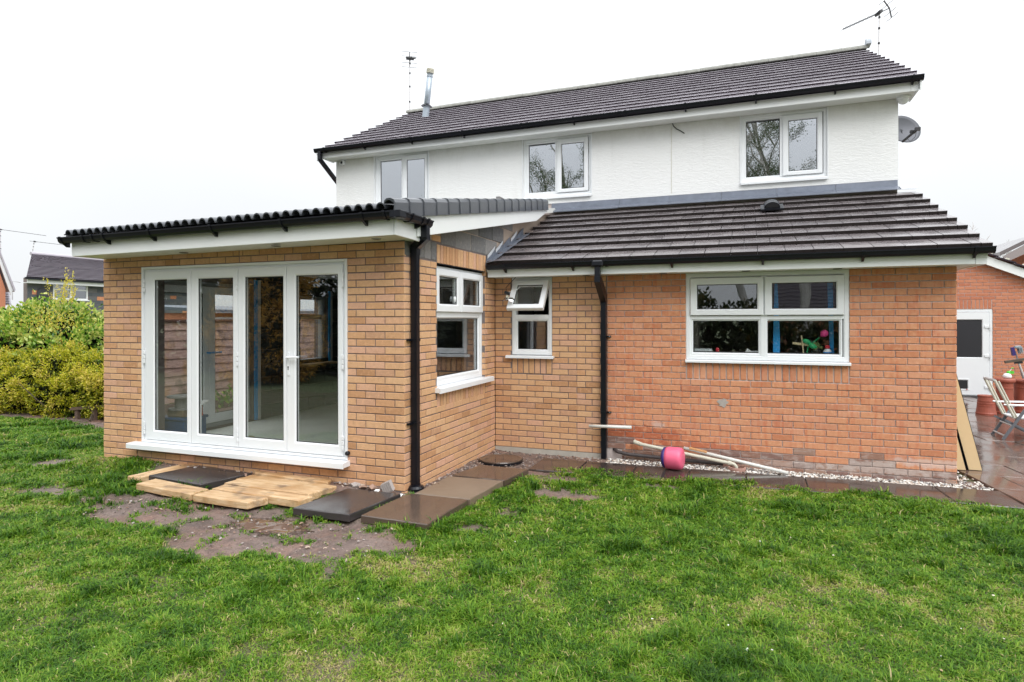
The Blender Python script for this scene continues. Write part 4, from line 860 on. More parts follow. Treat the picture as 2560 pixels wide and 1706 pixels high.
def mud(x, y):
    x = np.asarray(x, float); y = np.asarray(y, float)
    nz = fbm(x,y,2.2,21,4) - .5; nf = fbm(x,y,9,31,3) - .5
    def ell(cx, cy, rx, ry, a):
        c, s = math.cos(a), math.sin(a); u = ((x-cx)*c + (y-cy)*s)/rx; v = (-(x-cx)*s + (y-cy)*c)/ry; return 1 - np.sqrt(u*u+v*v)
    m = polyd(x, y) * 2.6
    sp = np.maximum.reduce([ell(1.25,-2.55,.36,.24,.3), ell(1.35,-1.75,.42,.34,0), ell(1.2,-1.2,.55,.2,0), ell(.95,-3.05,.25,.16,.4), ell(2.2,-1.15,.35,.14,0), ell(-4.7,-2.6,.4,.2,0), ell(-5.0,-3.2,.3,.16,0), ell(.65,-3.62,.4,.22,-.3), ell(-3.6,-3.5,.4,.2,.2)])*.6
    soil = np.maximum.reduce([sstep(.30,.12,np.abs(x-.1))*sstep(-2.55,-2.4,y), sstep(1.0,.6,np.abs(x-.35))*sstep(-1.25,-1.05,y), sstep(.25,.1,np.abs(y+2.5))*sstep(-3.4,-3.0,x)*(1-sstep(-.1,.2,x)), sstep(-.5,-.38,y)*sstep(.5,.7,x)*(1-sstep(6,6.2,x))])
    soil = np.where(y > .2, 0, soil)
    left = sstep(-.55,-.25,y - .0*(x+8) )*sstep(-6.0,-6.5,x); left = np.maximum(left, sstep(-1.0,-.4,y)*sstep(-4.2,-4.5,x)*sstep(-7.6,-7.2,x))
    n3 = fbm(x,y,26,33,2) - .5; body = sstep(-.12, .42, m + nz*1.3 + nf*1.0 + n3*.5); spot = .95*sstep(-.10, .5, sp + nz*1.7 + nf*1.0 + n3*.5)*(sp > -.6); bare = .35*sstep(.66,.80, fbm(x,y,1.7,66,4)*.75 + fbm(x,y,9,68,2)*.25)
    return np.clip(np.maximum(np.maximum(body, np.maximum(spot, bare)), np.maximum(soil, left)), 0, 1)
def gridobj(name, x0, x1, y0, y1, st, mat, **k):
    nx, ny = int((x1-x0)/st)+1, int((y1-y0)/st)+1; X, Y = np.meshgrid(np.linspace(x0,x1,nx), np.linspace(y0,y1,ny)); m = mud(X, Y)
    Z = gz(X, Y) + (-.010 + .040*(fbm(X,Y,11,77,3)-.5) + .014*(fbm(X,Y,3,78,2)-.5))*m
    me = bpy.data.meshes.new(name); v = np.stack([X,Y,Z], -1).reshape(-1,3); a = np.arange(nx*ny).reshape(ny,nx); f = np.stack([a[:-1,:-1],a[:-1,1:],a[1:,1:],a[1:,:-1]], -1).reshape(-1,4)
    me.vertices.add(len(v)); me.vertices.foreach_set('co', v.ravel()); me.loops.add(f.size); me.loops.foreach_set('vertex_index', f.ravel().astype(np.int32)); me.polygons.add(len(f)); me.polygons.foreach_set('loop_start', np.arange(0,f.size,4,dtype=np.int32)); me.update()
    me.polygons.foreach_set('use_smooth', np.ones(len(f), bool))
    at = me.attributes.new('mud', 'FLOAT', 'POINT'); at.data.foreach_set('value', m.ravel().astype(np.float32)); me.materials.append(mat)
    return place(name, me, (0,0,0), None, **k)
def groundmat():
    m, t = newmat('lawn_soil'); P = wpos(t); md = attr(t, 'mud')
    n = noise(t, 2.1, 5, .6, P); n2 = noise(t, 24, 6, .7, P); n3 = noise(t, 120, 3, .6, P)
    thatch = mixc(t, n2, (.045,.05,.018), (.11,.115,.04)); thatch = mixc(t, ramp(t, n, [(.45, 0.0), (.7, .6)]), thatch, (.13,.10,.055))
    soil = mixc(t, ramp(t, n, [(.36, 0.0), (.64, 1.0)]), (.15,.105,.088), (.25,.185,.16)); soil = mixc(t, ramp(t, noise(t, 1.3, 4, .6, P), [(.48, 0.0), (.62, .8)]), soil, (.27,.15,.11)); soil = mixc(t, ramp(t, noise(t, 6, 5, .65, P), [(.54, 0.0), (.68, .7)]), soil, (.07,.05,.045)); soil = mixc(t, math2(t, 'MULTIPLY', ramp(t, n2, [(.32, 1.0), (.52, 0.0)]), .75), soil, (.09,.06,.05)); soil = mixc(t, math2(t, 'MULTIPLY', ramp(t, n3, [(.6,0.0),(.72,1.0)]), .4), soil, (.36,.29,.25))
    # a puddle in the mud
    g = nd(t, 'ShaderNodeNewGeometry'); sp = nd(t, 'ShaderNodeVectorMath', {0: g.outputs['Position'], 1: (-.66,-3.52,0)}, operation='SUBTRACT'); sc2 = nd(t, 'ShaderNodeVectorMath', {0: sp.outputs[0], 1: (2.6,5.2,0)}, operation='MULTIPLY'); ln = nd(t, 'ShaderNodeVectorMath', {0: sc2.outputs[0]}, operation='LENGTH').outputs['Value']
    pd = ramp(t, math2(t, 'ADD', math2(t, 'MULTIPLY', ln, .5), math2(t, 'MULTIPLY', math2(t, 'SUBTRACT', n2, .5), .9)), [(.42, 1.0), (.52, 0.0)])
    soil = mixc(t, pd, soil, (.13,.075,.05)); col = mixc(t, md, thatch, soil)
    r = nd(t, 'ShaderNodeMapRange', {0: n, 'From Min': .35, 'From Max': .65, 'To Min': .4, 'To Max': .75}).outputs[0]; r = mixc(t, pd, r, (.05,.05,.05))
    h = math2(t, 'MULTIPLY', math2(t, 'ADD', n2, math2(t, 'MULTIPLY', n3, .35)), math2(t, 'SUBTRACT', 1, pd)); return finish(t, m, col, r, h, 1.0, .03, spec=.5)
GM = groundmat()
gridobj('ground', -15, 9.4, -9.5, 3.2, .045, GM, kind='structure')
mb = MB(); mb.box(-400, 400, -400, 400, -.6, -.16); T_ = mb.build('terrain', plain('far_ground', (.09,.11,.045), .9, var=.3, scale=.4), None, recenter=False, kind='structure')

# ------------------------------------------------------------------ loose slabs, planks, path, patio
def slab(name, pts, z0, z1, mat, label=None, cat='paving slab', group=None, parent=None, rough=.006):
    n = 6; mb = MB(); P = [Vector((p[0], p[1], 0)) for p in pts]
    loop = []
    for i in range(4):
        a, b = P[i], P[(i+1) % 4]
        for k in range(n): loop.append(a.lerp(b, k/n) + Vector((RNG.normal(0,rough*.45), RNG.normal(0,rough*.45), 0)))
    c = sum(P, Vector())/4; ins = lambda q, d: q + (c - q).normalized()*d; N = len(loop)
    zz = lambda p: z1(p.x, p.y) if callable(z1) else z1
    L0 = [(q.x,q.y,z0) for q in loop]; L1 = [(q.x,q.y,zz(q)-.006-abs(RNG.normal(0,.002))) for q in loop]; L2 = [(*ins(q,.007)[:2], zz(q)) for q in loop]
    mb.add(L0+L1+L2, [tuple(range(N))[::-1], tuple(range(2*N,3*N))] + [(j*N+i, j*N+(i+1)%N, (j+1)*N+(i+1)%N, (j+1)*N+i) for j in (0,1) for i in range(N)])
    o = mb.build(name, mat, parent)
    if label: T(o, label, cat, group)
    return o
tilt = lambda sx, sy, x0, y0, z: (lambda x, y: z + sx*(x-x0) + sy*(y-y0))
GS = 'loose paving slabs laid on the grass'
slab('paving_slab', [(-.608,-3.291),(-.018,-3.29),(.065,-2.585),(-.53,-2.58)], -.03, tilt(.006,.0,-.3,-3,.032), SLABD, 'dark wet loose paving slab between the oak planks and brown slab', group=GS)
slab('paving_slab', [(.077,-3.268),(.715,-3.275),(.74,-2.525),(.128,-2.535)], -.035, tilt(-.004,.004,.4,-3,.030), SLABW, 'brown wet loose slab nearest the lawn, mirroring the corner downpipe', group=GS)
slab('paving_slab', [(.182,-2.512),(.752,-2.516),(.80,-1.785),(.195,-1.80)], -.035, tilt(.0,-.003,.4,-2.1,.030), SLABP, 'pale damp loose slab beside the extension side wall', group=GS)
slab('paving_slab', [(.205,-1.755),(.812,-1.765),(.88,-1.20),(.292,-1.18)], -.035, tilt(.0,-.012,.4,-1.5,.026), SLABW, 'brown loose slab in front of the round manhole cover', group=GS)
slab('paving_slab', [(-2.838,-2.889),(-2.015,-2.976),(-1.842,-2.455),(-2.68,-2.352)], -.03, tilt(.0,.02,-2.3,-2.7,.036), SLABD, 'black wet slab lying among the oak planks before the bifold doors', group=GS)
def plank(pts, z0, z1, mat, label):
    o = slab('plank', pts, z0, z1, mat, label, 'plank', 'oak planks laid before the bifold doors', rough=.006); return o
plank([(-3.062,-2.962),(-2.871,-2.952),(-2.676,-2.245),(-2.868,-2.24)], -.03, tilt(0,.03,-2.9,-2.6,.034), WOODY, 'narrow oak plank at the left end, pointing towards the wall')
plank([(-2.666,-3.177),(-1.823,-3.282),(-1.804,-3.078),(-2.653,-2.957)], -.035, .030, WOOD, 'pale oak plank in front of the black slab')
plank([(-1.784,-3.285),(-1.11,-3.311),(-1.038,-3.113),(-1.764,-3.082)], -.035, .030, WOOD, 'short oak plank closest to the bare mud')
plank([(-1.772,-3.066),(-.696,-3.112),(-.662,-2.948),(-1.779,-2.903)], -.035, .036, WOOD, 'long oak plank just behind the short front plank')
plank([(-1.803,-2.887),(-.73,-2.926),(-.697,-2.762),(-1.79,-2.705)], -.03, .043, WOOD, 'bleached oak plank in the middle of the stack with dark end')
plank([(-1.839,-2.692),(-.729,-2.746),(-.667,-2.566),(-1.797,-2.497)], -.02, .036, WOOD, 'brown stained oak plank second from the doors')
plank([(-1.772,-2.478),(-.795,-2.54),(-.84,-2.415),(-1.873,-2.40)], .0, .054, WOOD, 'oak plank right under the bifold door sill')
for o in bpy.data.objects:
    if o.name.startswith('plank'): bevel(o, .004)
mc = root('manhole_cover', (.315,-.60,-.05), 'round brown manhole cover in the gravel at the inner corner', 'manhole cover')
mb = MB(); mb.lathe((.315,-.60,-.05), [(.255,0),(.262,.018),(.258,.026),(.24,.028),(.236,.024),(.225,.024),(.222,.027),(0,.0275)], 36, cap=False); mb.build('lid', SLABW, mc)
mb = MB(); mb.lathe((.315,-.60,-.06), [(.264,0),(.275,.0),(.275,.022),(.264,.022)], 36, cap=False); mb.build('rim', BLACKP, mc)
path = root('path', (3,-.6,-.05), '', ''); del path['label'], path['category']; path['kind'] = 'structure'
js = [.79,1.345,1.95,2.55,3.15,3.75,4.365,5.0,5.575]
for i in range(8):
    a, b = js[i]+.004, js[i+1]-.004; yb = lambda x: -.365 + .034*(x-.8); yf = lambda x: -.96 + .035*(x-.8)
    slab('slab', [(a,yf(a)),(b,yf(b)),(b-.04*(i>5),yb(b)),(a-.04*(i>5),yb(a))], -.09, tilt(RNG.normal(0,.004),.004,a,-.6,-.036), SLABPATH, parent=path, rough=.003)
patio = root('patio', (6.5,3,-.05), '', ''); del patio['label'], patio['category']; patio['kind'] = 'structure'
for j in range(16):
    y0 = -.70 + j*.60
    for i in range(6):
        xo = 5.583 - .135*(y0+.63) if j < 3 else 5.30; x0 = 5.583 - .135*(y0+.60) + i*.62 - (.3 if j % 2 else 0)
        x1 = x0 + .612
        if j < 2: 
            x0 = max(x0, 5.583 - .135*(y0+.60))
        if x1 > 9.2 or x1 - x0 < .1 or x0 < 5.24: 
            x0 = max(x0, 5.24)
            if x1 - x0 < .1 or x1 > 9.2: continue
        sh = -.135*.592 if j < 2 else -.08
        slab('slab', [(x0,y0),(x1,y0),(x1+sh,y0+.594),(max(x0+sh,5.235),y0+.594)], -.12, tilt(RNG.normal(0,.004),RNG.normal(0,.003),x0,y0,-.034+RNG.normal(0,.0015)), PATIOM, parent=patio, rough=.003)
mb = MB(); mb.box(5.25, 9.3, .3, 9.0, -.15, -.07); mb.build('patio_bed', plain('dark_bed', (.03,.025,.02), .8), patio)

# ------------------------------------------------------------------ gravel and small litter
def stones(name, pts, sizes, mats, label=None, seed=1):
    rg = np.random.default_rng(seed); base = np.array([[1,0,0],[-1,0,0],[0,1,0],[0,-1,0],[0,0,1],[0,0,-1],[.6,.6,.55],[-.6,.6,.5],[.6,-.6,.5],[-.6,-.6,.55]])
    tri = [(0,6,4),(6,2,4),(2,7,4),(7,1,4),(1,9,4),(9,3,4),(3,8,4),(8,0,4),(0,2,6),(2,1,7),(1,3,9),(3,0,8),(0,5,2),(2,5,1),(1,5,3),(3,5,0)]
    mb = MB(); mi = []
    for p, s in zip(pts, sizes):
        q = base*(s*np.array([1,.75,.55])*(.7+.6*rg.random(3)))*(.75+.5*rg.random((10,1))); a = rg.random()*6.28; c, sn = math.cos(a), math.sin(a); tl = rg.normal(0,.3)
        q = np.stack([q[:,0]*c - q[:,1]*sn, q[:,0]*sn + q[:,1]*c, q[:,2] + q[:,0]*tl], -1) + np.array(p); mb.add(q, tri); mi += [rg.integers(len(mats))]*len(tri)
    o = mb.build(name, mats[0], recenter=False, fixn=False)
    for m in mats[1:]: o.data.materials.append(m)
    o.data.polygons.foreach_set('material_index', np.array(mi, np.int32)); return o
GR = [plain('pale_stone', (.62,.59,.54), .7, var=.15), plain('white_stone', (.78,.76,.72), .65), plain('tan_stone', (.42,.33,.26), .75, var=.2), plain('grey_stone', (.22,.21,.21), .6)]
DEB = [plain('brown_rubble', (.32,.21,.16), .85, var=.3), plain('grey_rubble', (.36,.32,.30), .85), plain('dark_rubble', (.14,.11,.10), .8), GR[2]]
pts, sz = [], []
for i in range(2600):
    x = RNG.uniform(1.55, 5.5); yb = -.365 + .034*(x-.8); y = RNG.uniform(yb-.012, -.012); 
    if x > 5.226: y = RNG.uniform(-.22, .72)
    if x > 5.226 and x > 5.5 - .135*(y+.07) : continue
    pts.append((x, y, -.055 + .012*RNG.random())); sz.append(RNG.uniform(.008,.021))
o = stones('gravel', pts, sz, [GR[0],GR[1],GR[0],GR[2],GR[3]], seed=4); o['kind'] = 'stuff'
pts, sz = [], []
for i in range(2600):
    r = RNG.random()
    if r < .3: x, y = RNG.uniform(.015,.22), RNG.uniform(-2.45,-.1)
    elif r < .6: x, y = RNG.uniform(.02,1.55), RNG.uniform(-1.1,-.02)
    elif r < .78: x, y = RNG.uniform(-3.3,-.02), RNG.normal(-2.45,.04)
    elif r < .9: x, y = RNG.uniform(-2.9,.6), RNG.uniform(-4.1,-3.3)
    else: x, y = RNG.uniform(.8,2.6), RNG.uniform(-.36,-.03)
    if y > -2.4 and x < .01: continue
    if (.2 < x < .85 and -3.3 < y < -1.2) or math.hypot(x-.315, y+.6) < .28 or (x > .78 and y < -.37): continue
    pts.append((x, y, float(gz(x,y)) + .004)); sz.append(abs(RNG.normal(.004,.006)) + .003)
o = stones('rubble', pts, sz, DEB, seed=5); o['kind'] = 'stuff'
def stone1(p, s, m, label, cat='stone', name='stone', seed=0, group=None):
    o = stones(name, [(0,0,0)], [s], [m], seed=seed); o.location = p; return T(o, label, cat, group)
GB = 'brick rubble at the foot of the extension wall'
for i, (x, y, s, m, lb) in enumerate(((-.52,-2.47,.055,DEB[1],'grey broken mortar lump nearest the oak planks'),(-.41,-2.50,.05,DEB[0],'small pinkish brick lump left of the upright brown shard'),(-.30,-2.50,.06,DEB[0],'upright brown brick shard against the wall under the door sill'))):
    stone1((x,y,.03), s, m, lb, 'rubble', 'brick_rubble', 40+i, GB)
bb = root('broken_brick', (-.13,-2.50,.02), 'ribbed grey broken tile leaning at the wall beside the downpipe', 'broken tile', GB)
mb = MB()
mb.obox((-.13,-2.50,.055), (.052,0,.026), (.0,.016,.008), (-.02,-.004,.045)); mb.build('body', DEB[1], bb)
mb = MB()
for k in range(5): mb.obox((-.13+(-.042+.021*k), -2.518, .055+(-.021+.0105*k)), (.007,0,.0035), (0,.004,.0), (-.019,-.004,.043))
mb.build('rib', DEB[1], bb)
PAPER = plain('white_litter', (.8,.8,.78), .6)
for i, (x, y, lb) in enumerate(((.0,-2.50,'scrap of white plastic litter beside the downpipe foot'),(-.22,-2.56,'scrap of yellowish paper litter before the ribbed tile'))):
    mb = MB(); z = float(gz(x,y)); mb.add([(x-.03,y-.012,z+.006),(x+.028,y-.02,z+.01),(x+.035,y+.015,z+.03),(x-.02,y+.018,z+.028),(x,y,z+.035)], [(0,1,4),(1,2,4),(2,3,4),(3,0,4)])
    o = mb.build('litter', PAPER, fixn=False); s_ = o.modifiers.new('t','SOLIDIFY'); s_.thickness = .003; T(o, lb, 'litter')
pts = []; sz = []
for i in range(70):
    u, v = RNG.uniform(0, 2560), RNG.uniform(1190, 1700); p = bp(u, v, 'z', -.05)
    if p.y > -1.0 or (-3.2 < p.x < .9 and p.y > -3.3): continue
    pts.append((p.x, p.y, float(gz(p.x,p.y)) + .018)); sz.append(RNG.uniform(.004,.009))
o = stones('petals', pts, sz, [plain('pale_petal', (.72,.64,.52), .7), plain('straw', (.45,.33,.18), .8), GR[1]], seed=9); o['kind'] = 'stuff'
stone1((*bp(1867,1623,'z',-.03)[:2], -.035), .020, PAPER, 'white pebble-like scrap on the near lawn', 'litter', 'litter', 3)

# ------------------------------------------------------------------ pipes, toy and boards by the wing wall
GP = 'loose waste pipes along the wing wall'
r_ = root('waste_pipe', (1.9,-.1,-.02), 'cream waste pipe sloping from the brick wall down into the clay gully', 'waste pipe', GP)
A = [(1.865,.01,.185),(1.872,-.075,.185),(1.92,-.095,.172)]
mb = MB(); mb.tube(A + [(2.97,-.145,.028),(3.02,-.148,.020),(3.045,-.148,-.005),(3.05,-.148,-.06)], .020, 12); mb.build('pipe', PIPEC, r_, smooth=True)
mb = MB()
for p, q in (((1.872,-.07,.185),(1.955,-.098,.167)), ((2.955,-.145,.030),(2.995,-.147,.0245))): mb = MB(); mb.tube([p, q], .026, 12); mb.build('coupling', PIPEC, r_)
mb = MB(); mb.tube([(2.455,-.055,.150),(3.585,-.20,-.022)], .019, 12); T(mb.build('loose_pipe', PIPEW, smooth=True), 'loose white plastic pipe with rusty stains leaning over the waste pipe', 'pipe', GP)
mb = MB(); mb.tube([(3.50,-.189,-.009),(3.52,-.192,-.012)], .0225, 12); rz_ = mb.build('collar', PIPEW, bpy.data.objects['loose_pipe'])
mb = MB(); mb.tube([(2.52,-.064,.1505),(2.60,-.074,.138),(2.72,-.089,.1195)], [.0198,.0201,.0196], 10); mb.build('rust_stain', plain('rust', (.50,.26,.11), .8, var=.4, scale=40), bpy.data.objects['loose_pipe'])
mb = MB(); mb.tube([(1.31,-.10,.352),(1.84,-.10,.366)], .020, 12); T(mb.build('pipe_stub', PIPEW, smooth=True), 'short white pipe lying level behind the middle downpipe', 'pipe', GP)
mb = MB(); mb.tube([(1.60,.02,.06),(1.66,-.05,.045),(1.80,-.06,.025),(2.9,-.06,-.005)], .022, 10); T(mb.build('old_pipe', plain('old_black_pipe', (.06,.05,.05), .6, var=.6, scale=18), smooth=True), 'old dark pipe low on the wall behind the pink bolster', 'pipe', GP)
r_ = root('drain_gully', (3.055,-.16,-.1), 'pale clay gully pot collecting the waste pipe', 'drain')
mb = MB(); mb.lathe((3.055,-.16,-.12), [(.075,0),(.088,.02),(.090,.09),(.096,.092),(.096,.115),(.080,.115),(.078,.03)], 24, cap=False); mb.build('collar', TERRAP, r_)
mb = MB(); mb.lathe((3.055,-.16,-.10), [(.077,0),(.0,.001)], 24, cap=False); mb.build('water', BLACKP, r_)
r_ = root('bolster', (2.37,-.46,-.03), 'pink padded bolster with a dark blue end lying on the wet path', 'bolster')
PINK = plain('pink_vinyl', (.80,.13,.24), .42, var=.12, scale=9, bstr=.35, bscale=24); NAVY = plain('navy_vinyl', (.035,.02,.16), .5, var=.2)
ax = Vector((.985,-.17,.03)).normalized(); c = Vector((2.255,-.395,.092))
mb = MB(); prof = [(.03,-.012),(.09,-.006),(.116,.012),(.122,.04)]; mb.lathe(c, [(r*1.0,h) for r,h in prof], 28, ax, cap=True); mb.build('end', NAVY, r_, smooth=True)
mb = MB(); mb.lathe(c, [(.1225,.040),(.127,.07),(.126,.12),(.127,.17),(.122,.205),(.110,.222),(.08,.230),(.03,.233)], 28, ax); o = mb.build('body', PINK, r_, smooth=True)
# insulation boards leaning on the side wall
FOAM = plain('cream_insulation', (.72,.56,.32), .75, var=.05, scale=30); FOIL = plain('foil', (.05,.05,.055), .35, metal=.6)
for i, (x0, y0, hh, tk, lb) in enumerate(((5.385,.66,.98,.10,'shorter cream insulation board leaning closest to the house side wall'),(5.525,.70,1.22,.125,'taller cream insulation board leaning outside the shorter one'))):
    r_ = root('insulation_board', (x0, y0, -.03), lb, 'insulation board', 'insulation boards leaning by the side wall'); lean = .235
    q = lambda h, w_: (x0 + w_ - h*lean, y0, -.028 + h)
    poly = [q(0,0), q(0,tk), q(hh,tk+.01), q(hh,0)]; mb = MB(); mb.prism(poly, (-.02,2.2,0)); mb.build('core', FOAM, r_)
    mb = MB(); mb.prism([q(0,tk+.002), q(0,tk+.006), q(hh,tk+.016), q(hh,tk+.012)], (-.02,2.2,0)); mb.prism([q(0,-.006), q(0,-.002), q(hh,-.002), q(hh,-.006)], (-.02,2.2,0)); mb.build('facing', FOIL, r_)

# ------------------------------------------------------------------ garage behind, pots, chair
GF = Wall('F', 8.7); gar = root('brick_garage', (7,9.5,-.05), 'red brick garage with white half-glazed door behind the patio', 'garage')
PG = Pieces('brick'); GO = (7.20, 8.20, -.08, 1.885)
slope = lambda x: 2.86 - (x-8.043)*.458
lay(PG, GF, 6.9, 9.3, -1, 40, 6.9, REDFAR, [GO, (7.20,8.19,1.885,2.10)])
PG.L = [q for q in PG.L if q[2].z + .03 < slope(q[2].x) + .10 and q[2].x > 6.95]
soldiers(PG, GF, 7.22, 8.185, 1.895, 2.095, REDFAR, 13); PG.done(gar, 298)
mb = MB(); pg = [(3.2,8.709,-.1),(7.2,8.709,-.1),(7.2,8.709,1.885),(8.2,8.709,1.885),(8.2,8.709,-.1),(9.3,8.709,-.1),(9.3,8.709,slope(9.3)+.06),(5.5,8.709,slope(5.5)+.06),(3.2,8.709,2.9)]; mb.prism(pg, (0,.2,0)); mb.build('wall', MORTAR2, gar)
mb = MB(); mb.prism([(5.4,8.56,slope(5.4)),(9.4,8.56,slope(9.4)),(9.4,8.56,slope(9.4)+.19),(5.4,8.56,slope(5.4)+.19)], (0,.02,0)); mb.build('barge_board', FASCIA, gar)
PGT = Pieces('roof_tile'); a_ = math.atan(.458); yy = 8.50
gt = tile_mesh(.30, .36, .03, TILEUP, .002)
for i in range(13):
    for j in range(8):
        x = 9.5 - i*.345*math.cos(a_); PGT.add(gt, (x, yy+.15+j*.30, slope(x)+.235), (a_ + .03, 0, math.radians(90)))
PGT.L = [(d, me, l, (0, a_ + .06, 0) if False else r, p) for d, me, l, r, p in PGT.L]
from mathutils import Euler
ex = Matrix((Vector((0,1,0)), Vector((-math.cos(a_-.07),0,math.sin(a_-.07))), Vector((math.sin(a_-.07),0,math.cos(a_-.07))))).transposed().to_euler()
PGT.L = [(d, me, l, tuple(ex), p) for d, me, l, r, p in PGT.L]; PGT.done(gar, 295)
mb = MB()
for x in (8.12, 8.42, 8.72): mb.obox((x, 8.56, slope(x)+.27), (.012,0,.02), (0,.03,0), (.03,0,-.01))
mb.build('verge_clip', PIPEC, gar)
gd = MB(); ring(gd, GF, GO[0], GO[1], -.02, GO[3], .06, -.09, -.01); gdo = gd.build('door', UPVC, gar)
casement(GF, GO[0]+.065, GO[1]-.065, .0, 1.82, 7.56-.2, 8.005, .83, 1.655, .012, gdo, plain('obscured_glass', (.028,.027,.033), .22), name='leaf')
mb = MB(); GF.box(mb, 7.36, 8.0, -.03, -.005, .07, .82); mb.build('panel', UPVC, gdo)
mb = MB(); ring(mb, GF, 7.36, 8.0, .07, .75, .03, -.01, .006); mb.build('moulding', UPVC, gdo)
mb = MB(); ring(mb, GF, 7.42, 7.77, .10, .36, .035, -.004, .02); cf_ = mb.build('cat_flap', UPVC, gdo); mb = MB(); GF.box(mb, 7.455, 7.735, .0, .017, .135, .325); mb.build('flap', RUBBER, cf_); mb = MB(); mb.lathe(GF.p(7.72,.02,.122), [(.012,0),(.01,.01)], 10, (0,-1,0)); mb.build('knob', plain('red_knob', (.5,.03,.03), .4), cf_)
for z in (1.50, .86, .18):
    mb = MB(); GF.box(mb, 8.05, 8.16, .013, .03, z-.02, z+.03); mb.lathe(GF.p(8.15,.03,z-.06), [(.015,0),(.015,.1)], 8); mb.build('hinge', UPVC, gdo)
mb = MB(); GF.box(mb, 7.15, 8.22, -.05, .12, -.12, -.03); mb.build('step', plain('door_step', (.05,.045,.045), .6), gar)
mb = MB(); mb.box(5.5, 9.3, 8.95, 14, -.1, 2.3); mb.build('rear', REDFAR, gar)
def lathe_thing(name, c, prof, mat, label, cat, group=None, n=26, part='pot'):
    r = root(name, c, label, cat, group); mb = MB(); mb.lathe(c, prof, n, cap=True); mb.build(part, mat, r, smooth=False); return r
GC = 'terracotta chimney pots standing on the patio'
lathe_thing('chimney_pot', (7.196,5.752,-.04), [(.155,0),(.158,.03),(.150,.05),(.135,.15),(.138,.155),(.138,.17),(.131,.175),(.134,.20),(.134,.215),(.128,.22),(.130,.245),(.130,.26),(.124,.265),(.118,.32),(.126,.325),(.126,.348),(.108,.348)], TERRA, 'squat ringed terracotta chimney pot in front of the white garage door', 'chimney pot', GC)
lathe_thing('chimney_pot', (7.535,5.95,-.04), [(.155,0),(.155,.04),(.145,.06),(.125,.40),(.125,.46),(.132,.465),(.132,.485),(.126,.49),(.128,.56),(.150,.575),(.162,.60),(.160,.625),(.145,.645),(.115,.645)], TERRA, 'tall terracotta chimney pot with the green sprayer on its rim', 'chimney pot', GC)
lathe_thing('chimney_pot', (7.88,6.18,-.04), [(.155,0),(.155,.04),(.145,.06),(.128,.40),(.128,.46),(.134,.465),(.134,.485),(.128,.49),(.130,.55),(.150,.56),(.162,.585),(.16,.60),(.145,.62),(.115,.62)], TERRA, 'tall terracotta chimney pot at the right picture edge under the broom', 'chimney pot', GC)
SPG = plain('spray_green', (.10,.55,.05), .4)
r_ = root('sprayer', (7.575,5.95,.60), 'white and green pump sprayer resting on the tall chimney pot', 'sprayer')
mb = MB(); mb.lathe((7.575,5.95,.605), [(.05,0),(.066,.02),(.068,.045),(.05,.08),(.03,.092)], 18); mb.build('tank', UPVC, r_, smooth=True)
mb = MB(); mb.lathe((7.595,5.95,.692), [(.034,0),(.03,.03),(.022,.045)], 14); mb.obox((7.652,5.95,.712), (.022,0,.0), (0,.012,0), (0,0,.022)); mb.obox((7.63,5.95,.735), (.035,0,0), (0,.01,0), (0,0,.006)); mb.build('head', SPG, r_)
mb = MB(); mb.tube([(7.61,5.95,.73),(7.645,5.95,.79)], .006, 8); mb.build('plunger', UPVC, r_); mb = MB(); mb.tube([(7.635,5.95,.79),(7.67,5.95,.792)], .009, 8); mb.build('grip', SPG, r_)
ALU = plain('aluminium', (.62,.62,.62), .35, metal=.7); TUBEG = plain('grey_tube', (.17,.18,.20), .4, metal=.3); PALE = plain('pale_frame', (.60,.58,.48), .45)
r_ = root('folding_chair', (6.75,3.2,-.04), 'folded-back garden chair with pale frame and grey legs on the patio', 'garden chair')
for dy in (0, .42):
    mb = MB(); mb.tube([(6.497,3.05+dy,.80),(6.724,3.05+dy,.274)], .018, 8); mb.tube([(6.54,3.05+dy,.79),(6.76,3.05+dy,.27)], .012, 8); mb.build('back_rail', PALE, r_)
    mb = MB(); mb.tube([(6.60,3.05+dy,.46),(6.68,3.05+dy,.455),(7.30,3.05+dy,.47)], .014, 8); mb.build('arm', ALU, r_)
    mb = MB(); mb.bar((6.84,3.02+dy,.40), (6.58,3.02+dy,-.035), .022, .035); mb.build('leg', TUBEG, r_); mb = MB(); mb.bar((6.62,3.06+dy,.24), (7.1,3.06+dy,-.035), .02, .03); mb.build('leg', TUBEG, r_)
for a_, b_, rr_ in (((6.497,3.05,.80),(6.497,3.47,.80),.02), ((6.60,3.02,.02),(6.60,3.44,.02),.012), ((6.68,3.02,.17),(6.68,3.44,.17),.012)): mb = MB(); mb.tube([a_, b_], rr_, 8); mb.build('crossbar', ALU, r_)
mb = MB(); mb.box(6.72, 7.3, 3.06, 3.46, .26, .29); bevel(mb.build('seat', UPVC, r_), .01)
r_ = root('mop', (8.0,6.25,.4), 'navy mop with grey string head leaning at the garage wall', 'mop')
mb = MB(); pm = bp(2380+885/5.6, 840+220/5.6, 'y', 6.6); mb.tube([pm, pm+Vector((.22,-.1,-1.05))], .012, 8); mb.build('handle', TUBEG, r_)
mb = MB(); mb.obox(pm+Vector((-.035,0,0)), (.022,0,.006), (0,.04,0), (-.012,0,.075)); mb.build('head_block', NAVY, r_)
mb = MB()
for k in range(46):
    a = pm + Vector((-.02+.05*RNG.random(), RNG.normal(0,.03), .06+.04*RNG.random())); b = a + Vector((.04+.03*RNG.random(), RNG.normal(0,.02), .01)); c = b + Vector((.015, RNG.normal(0,.01), -.07-.06*RNG.random())); mb.tube([a,b,c], .007, 4)
mb.build('strings', plain('grey_string', (.30,.35,.38), .9), r_)
r_ = root('broom', (7.95,6.1,.3), 'wide wooden broom with silver pole standing before the mop', 'broom')
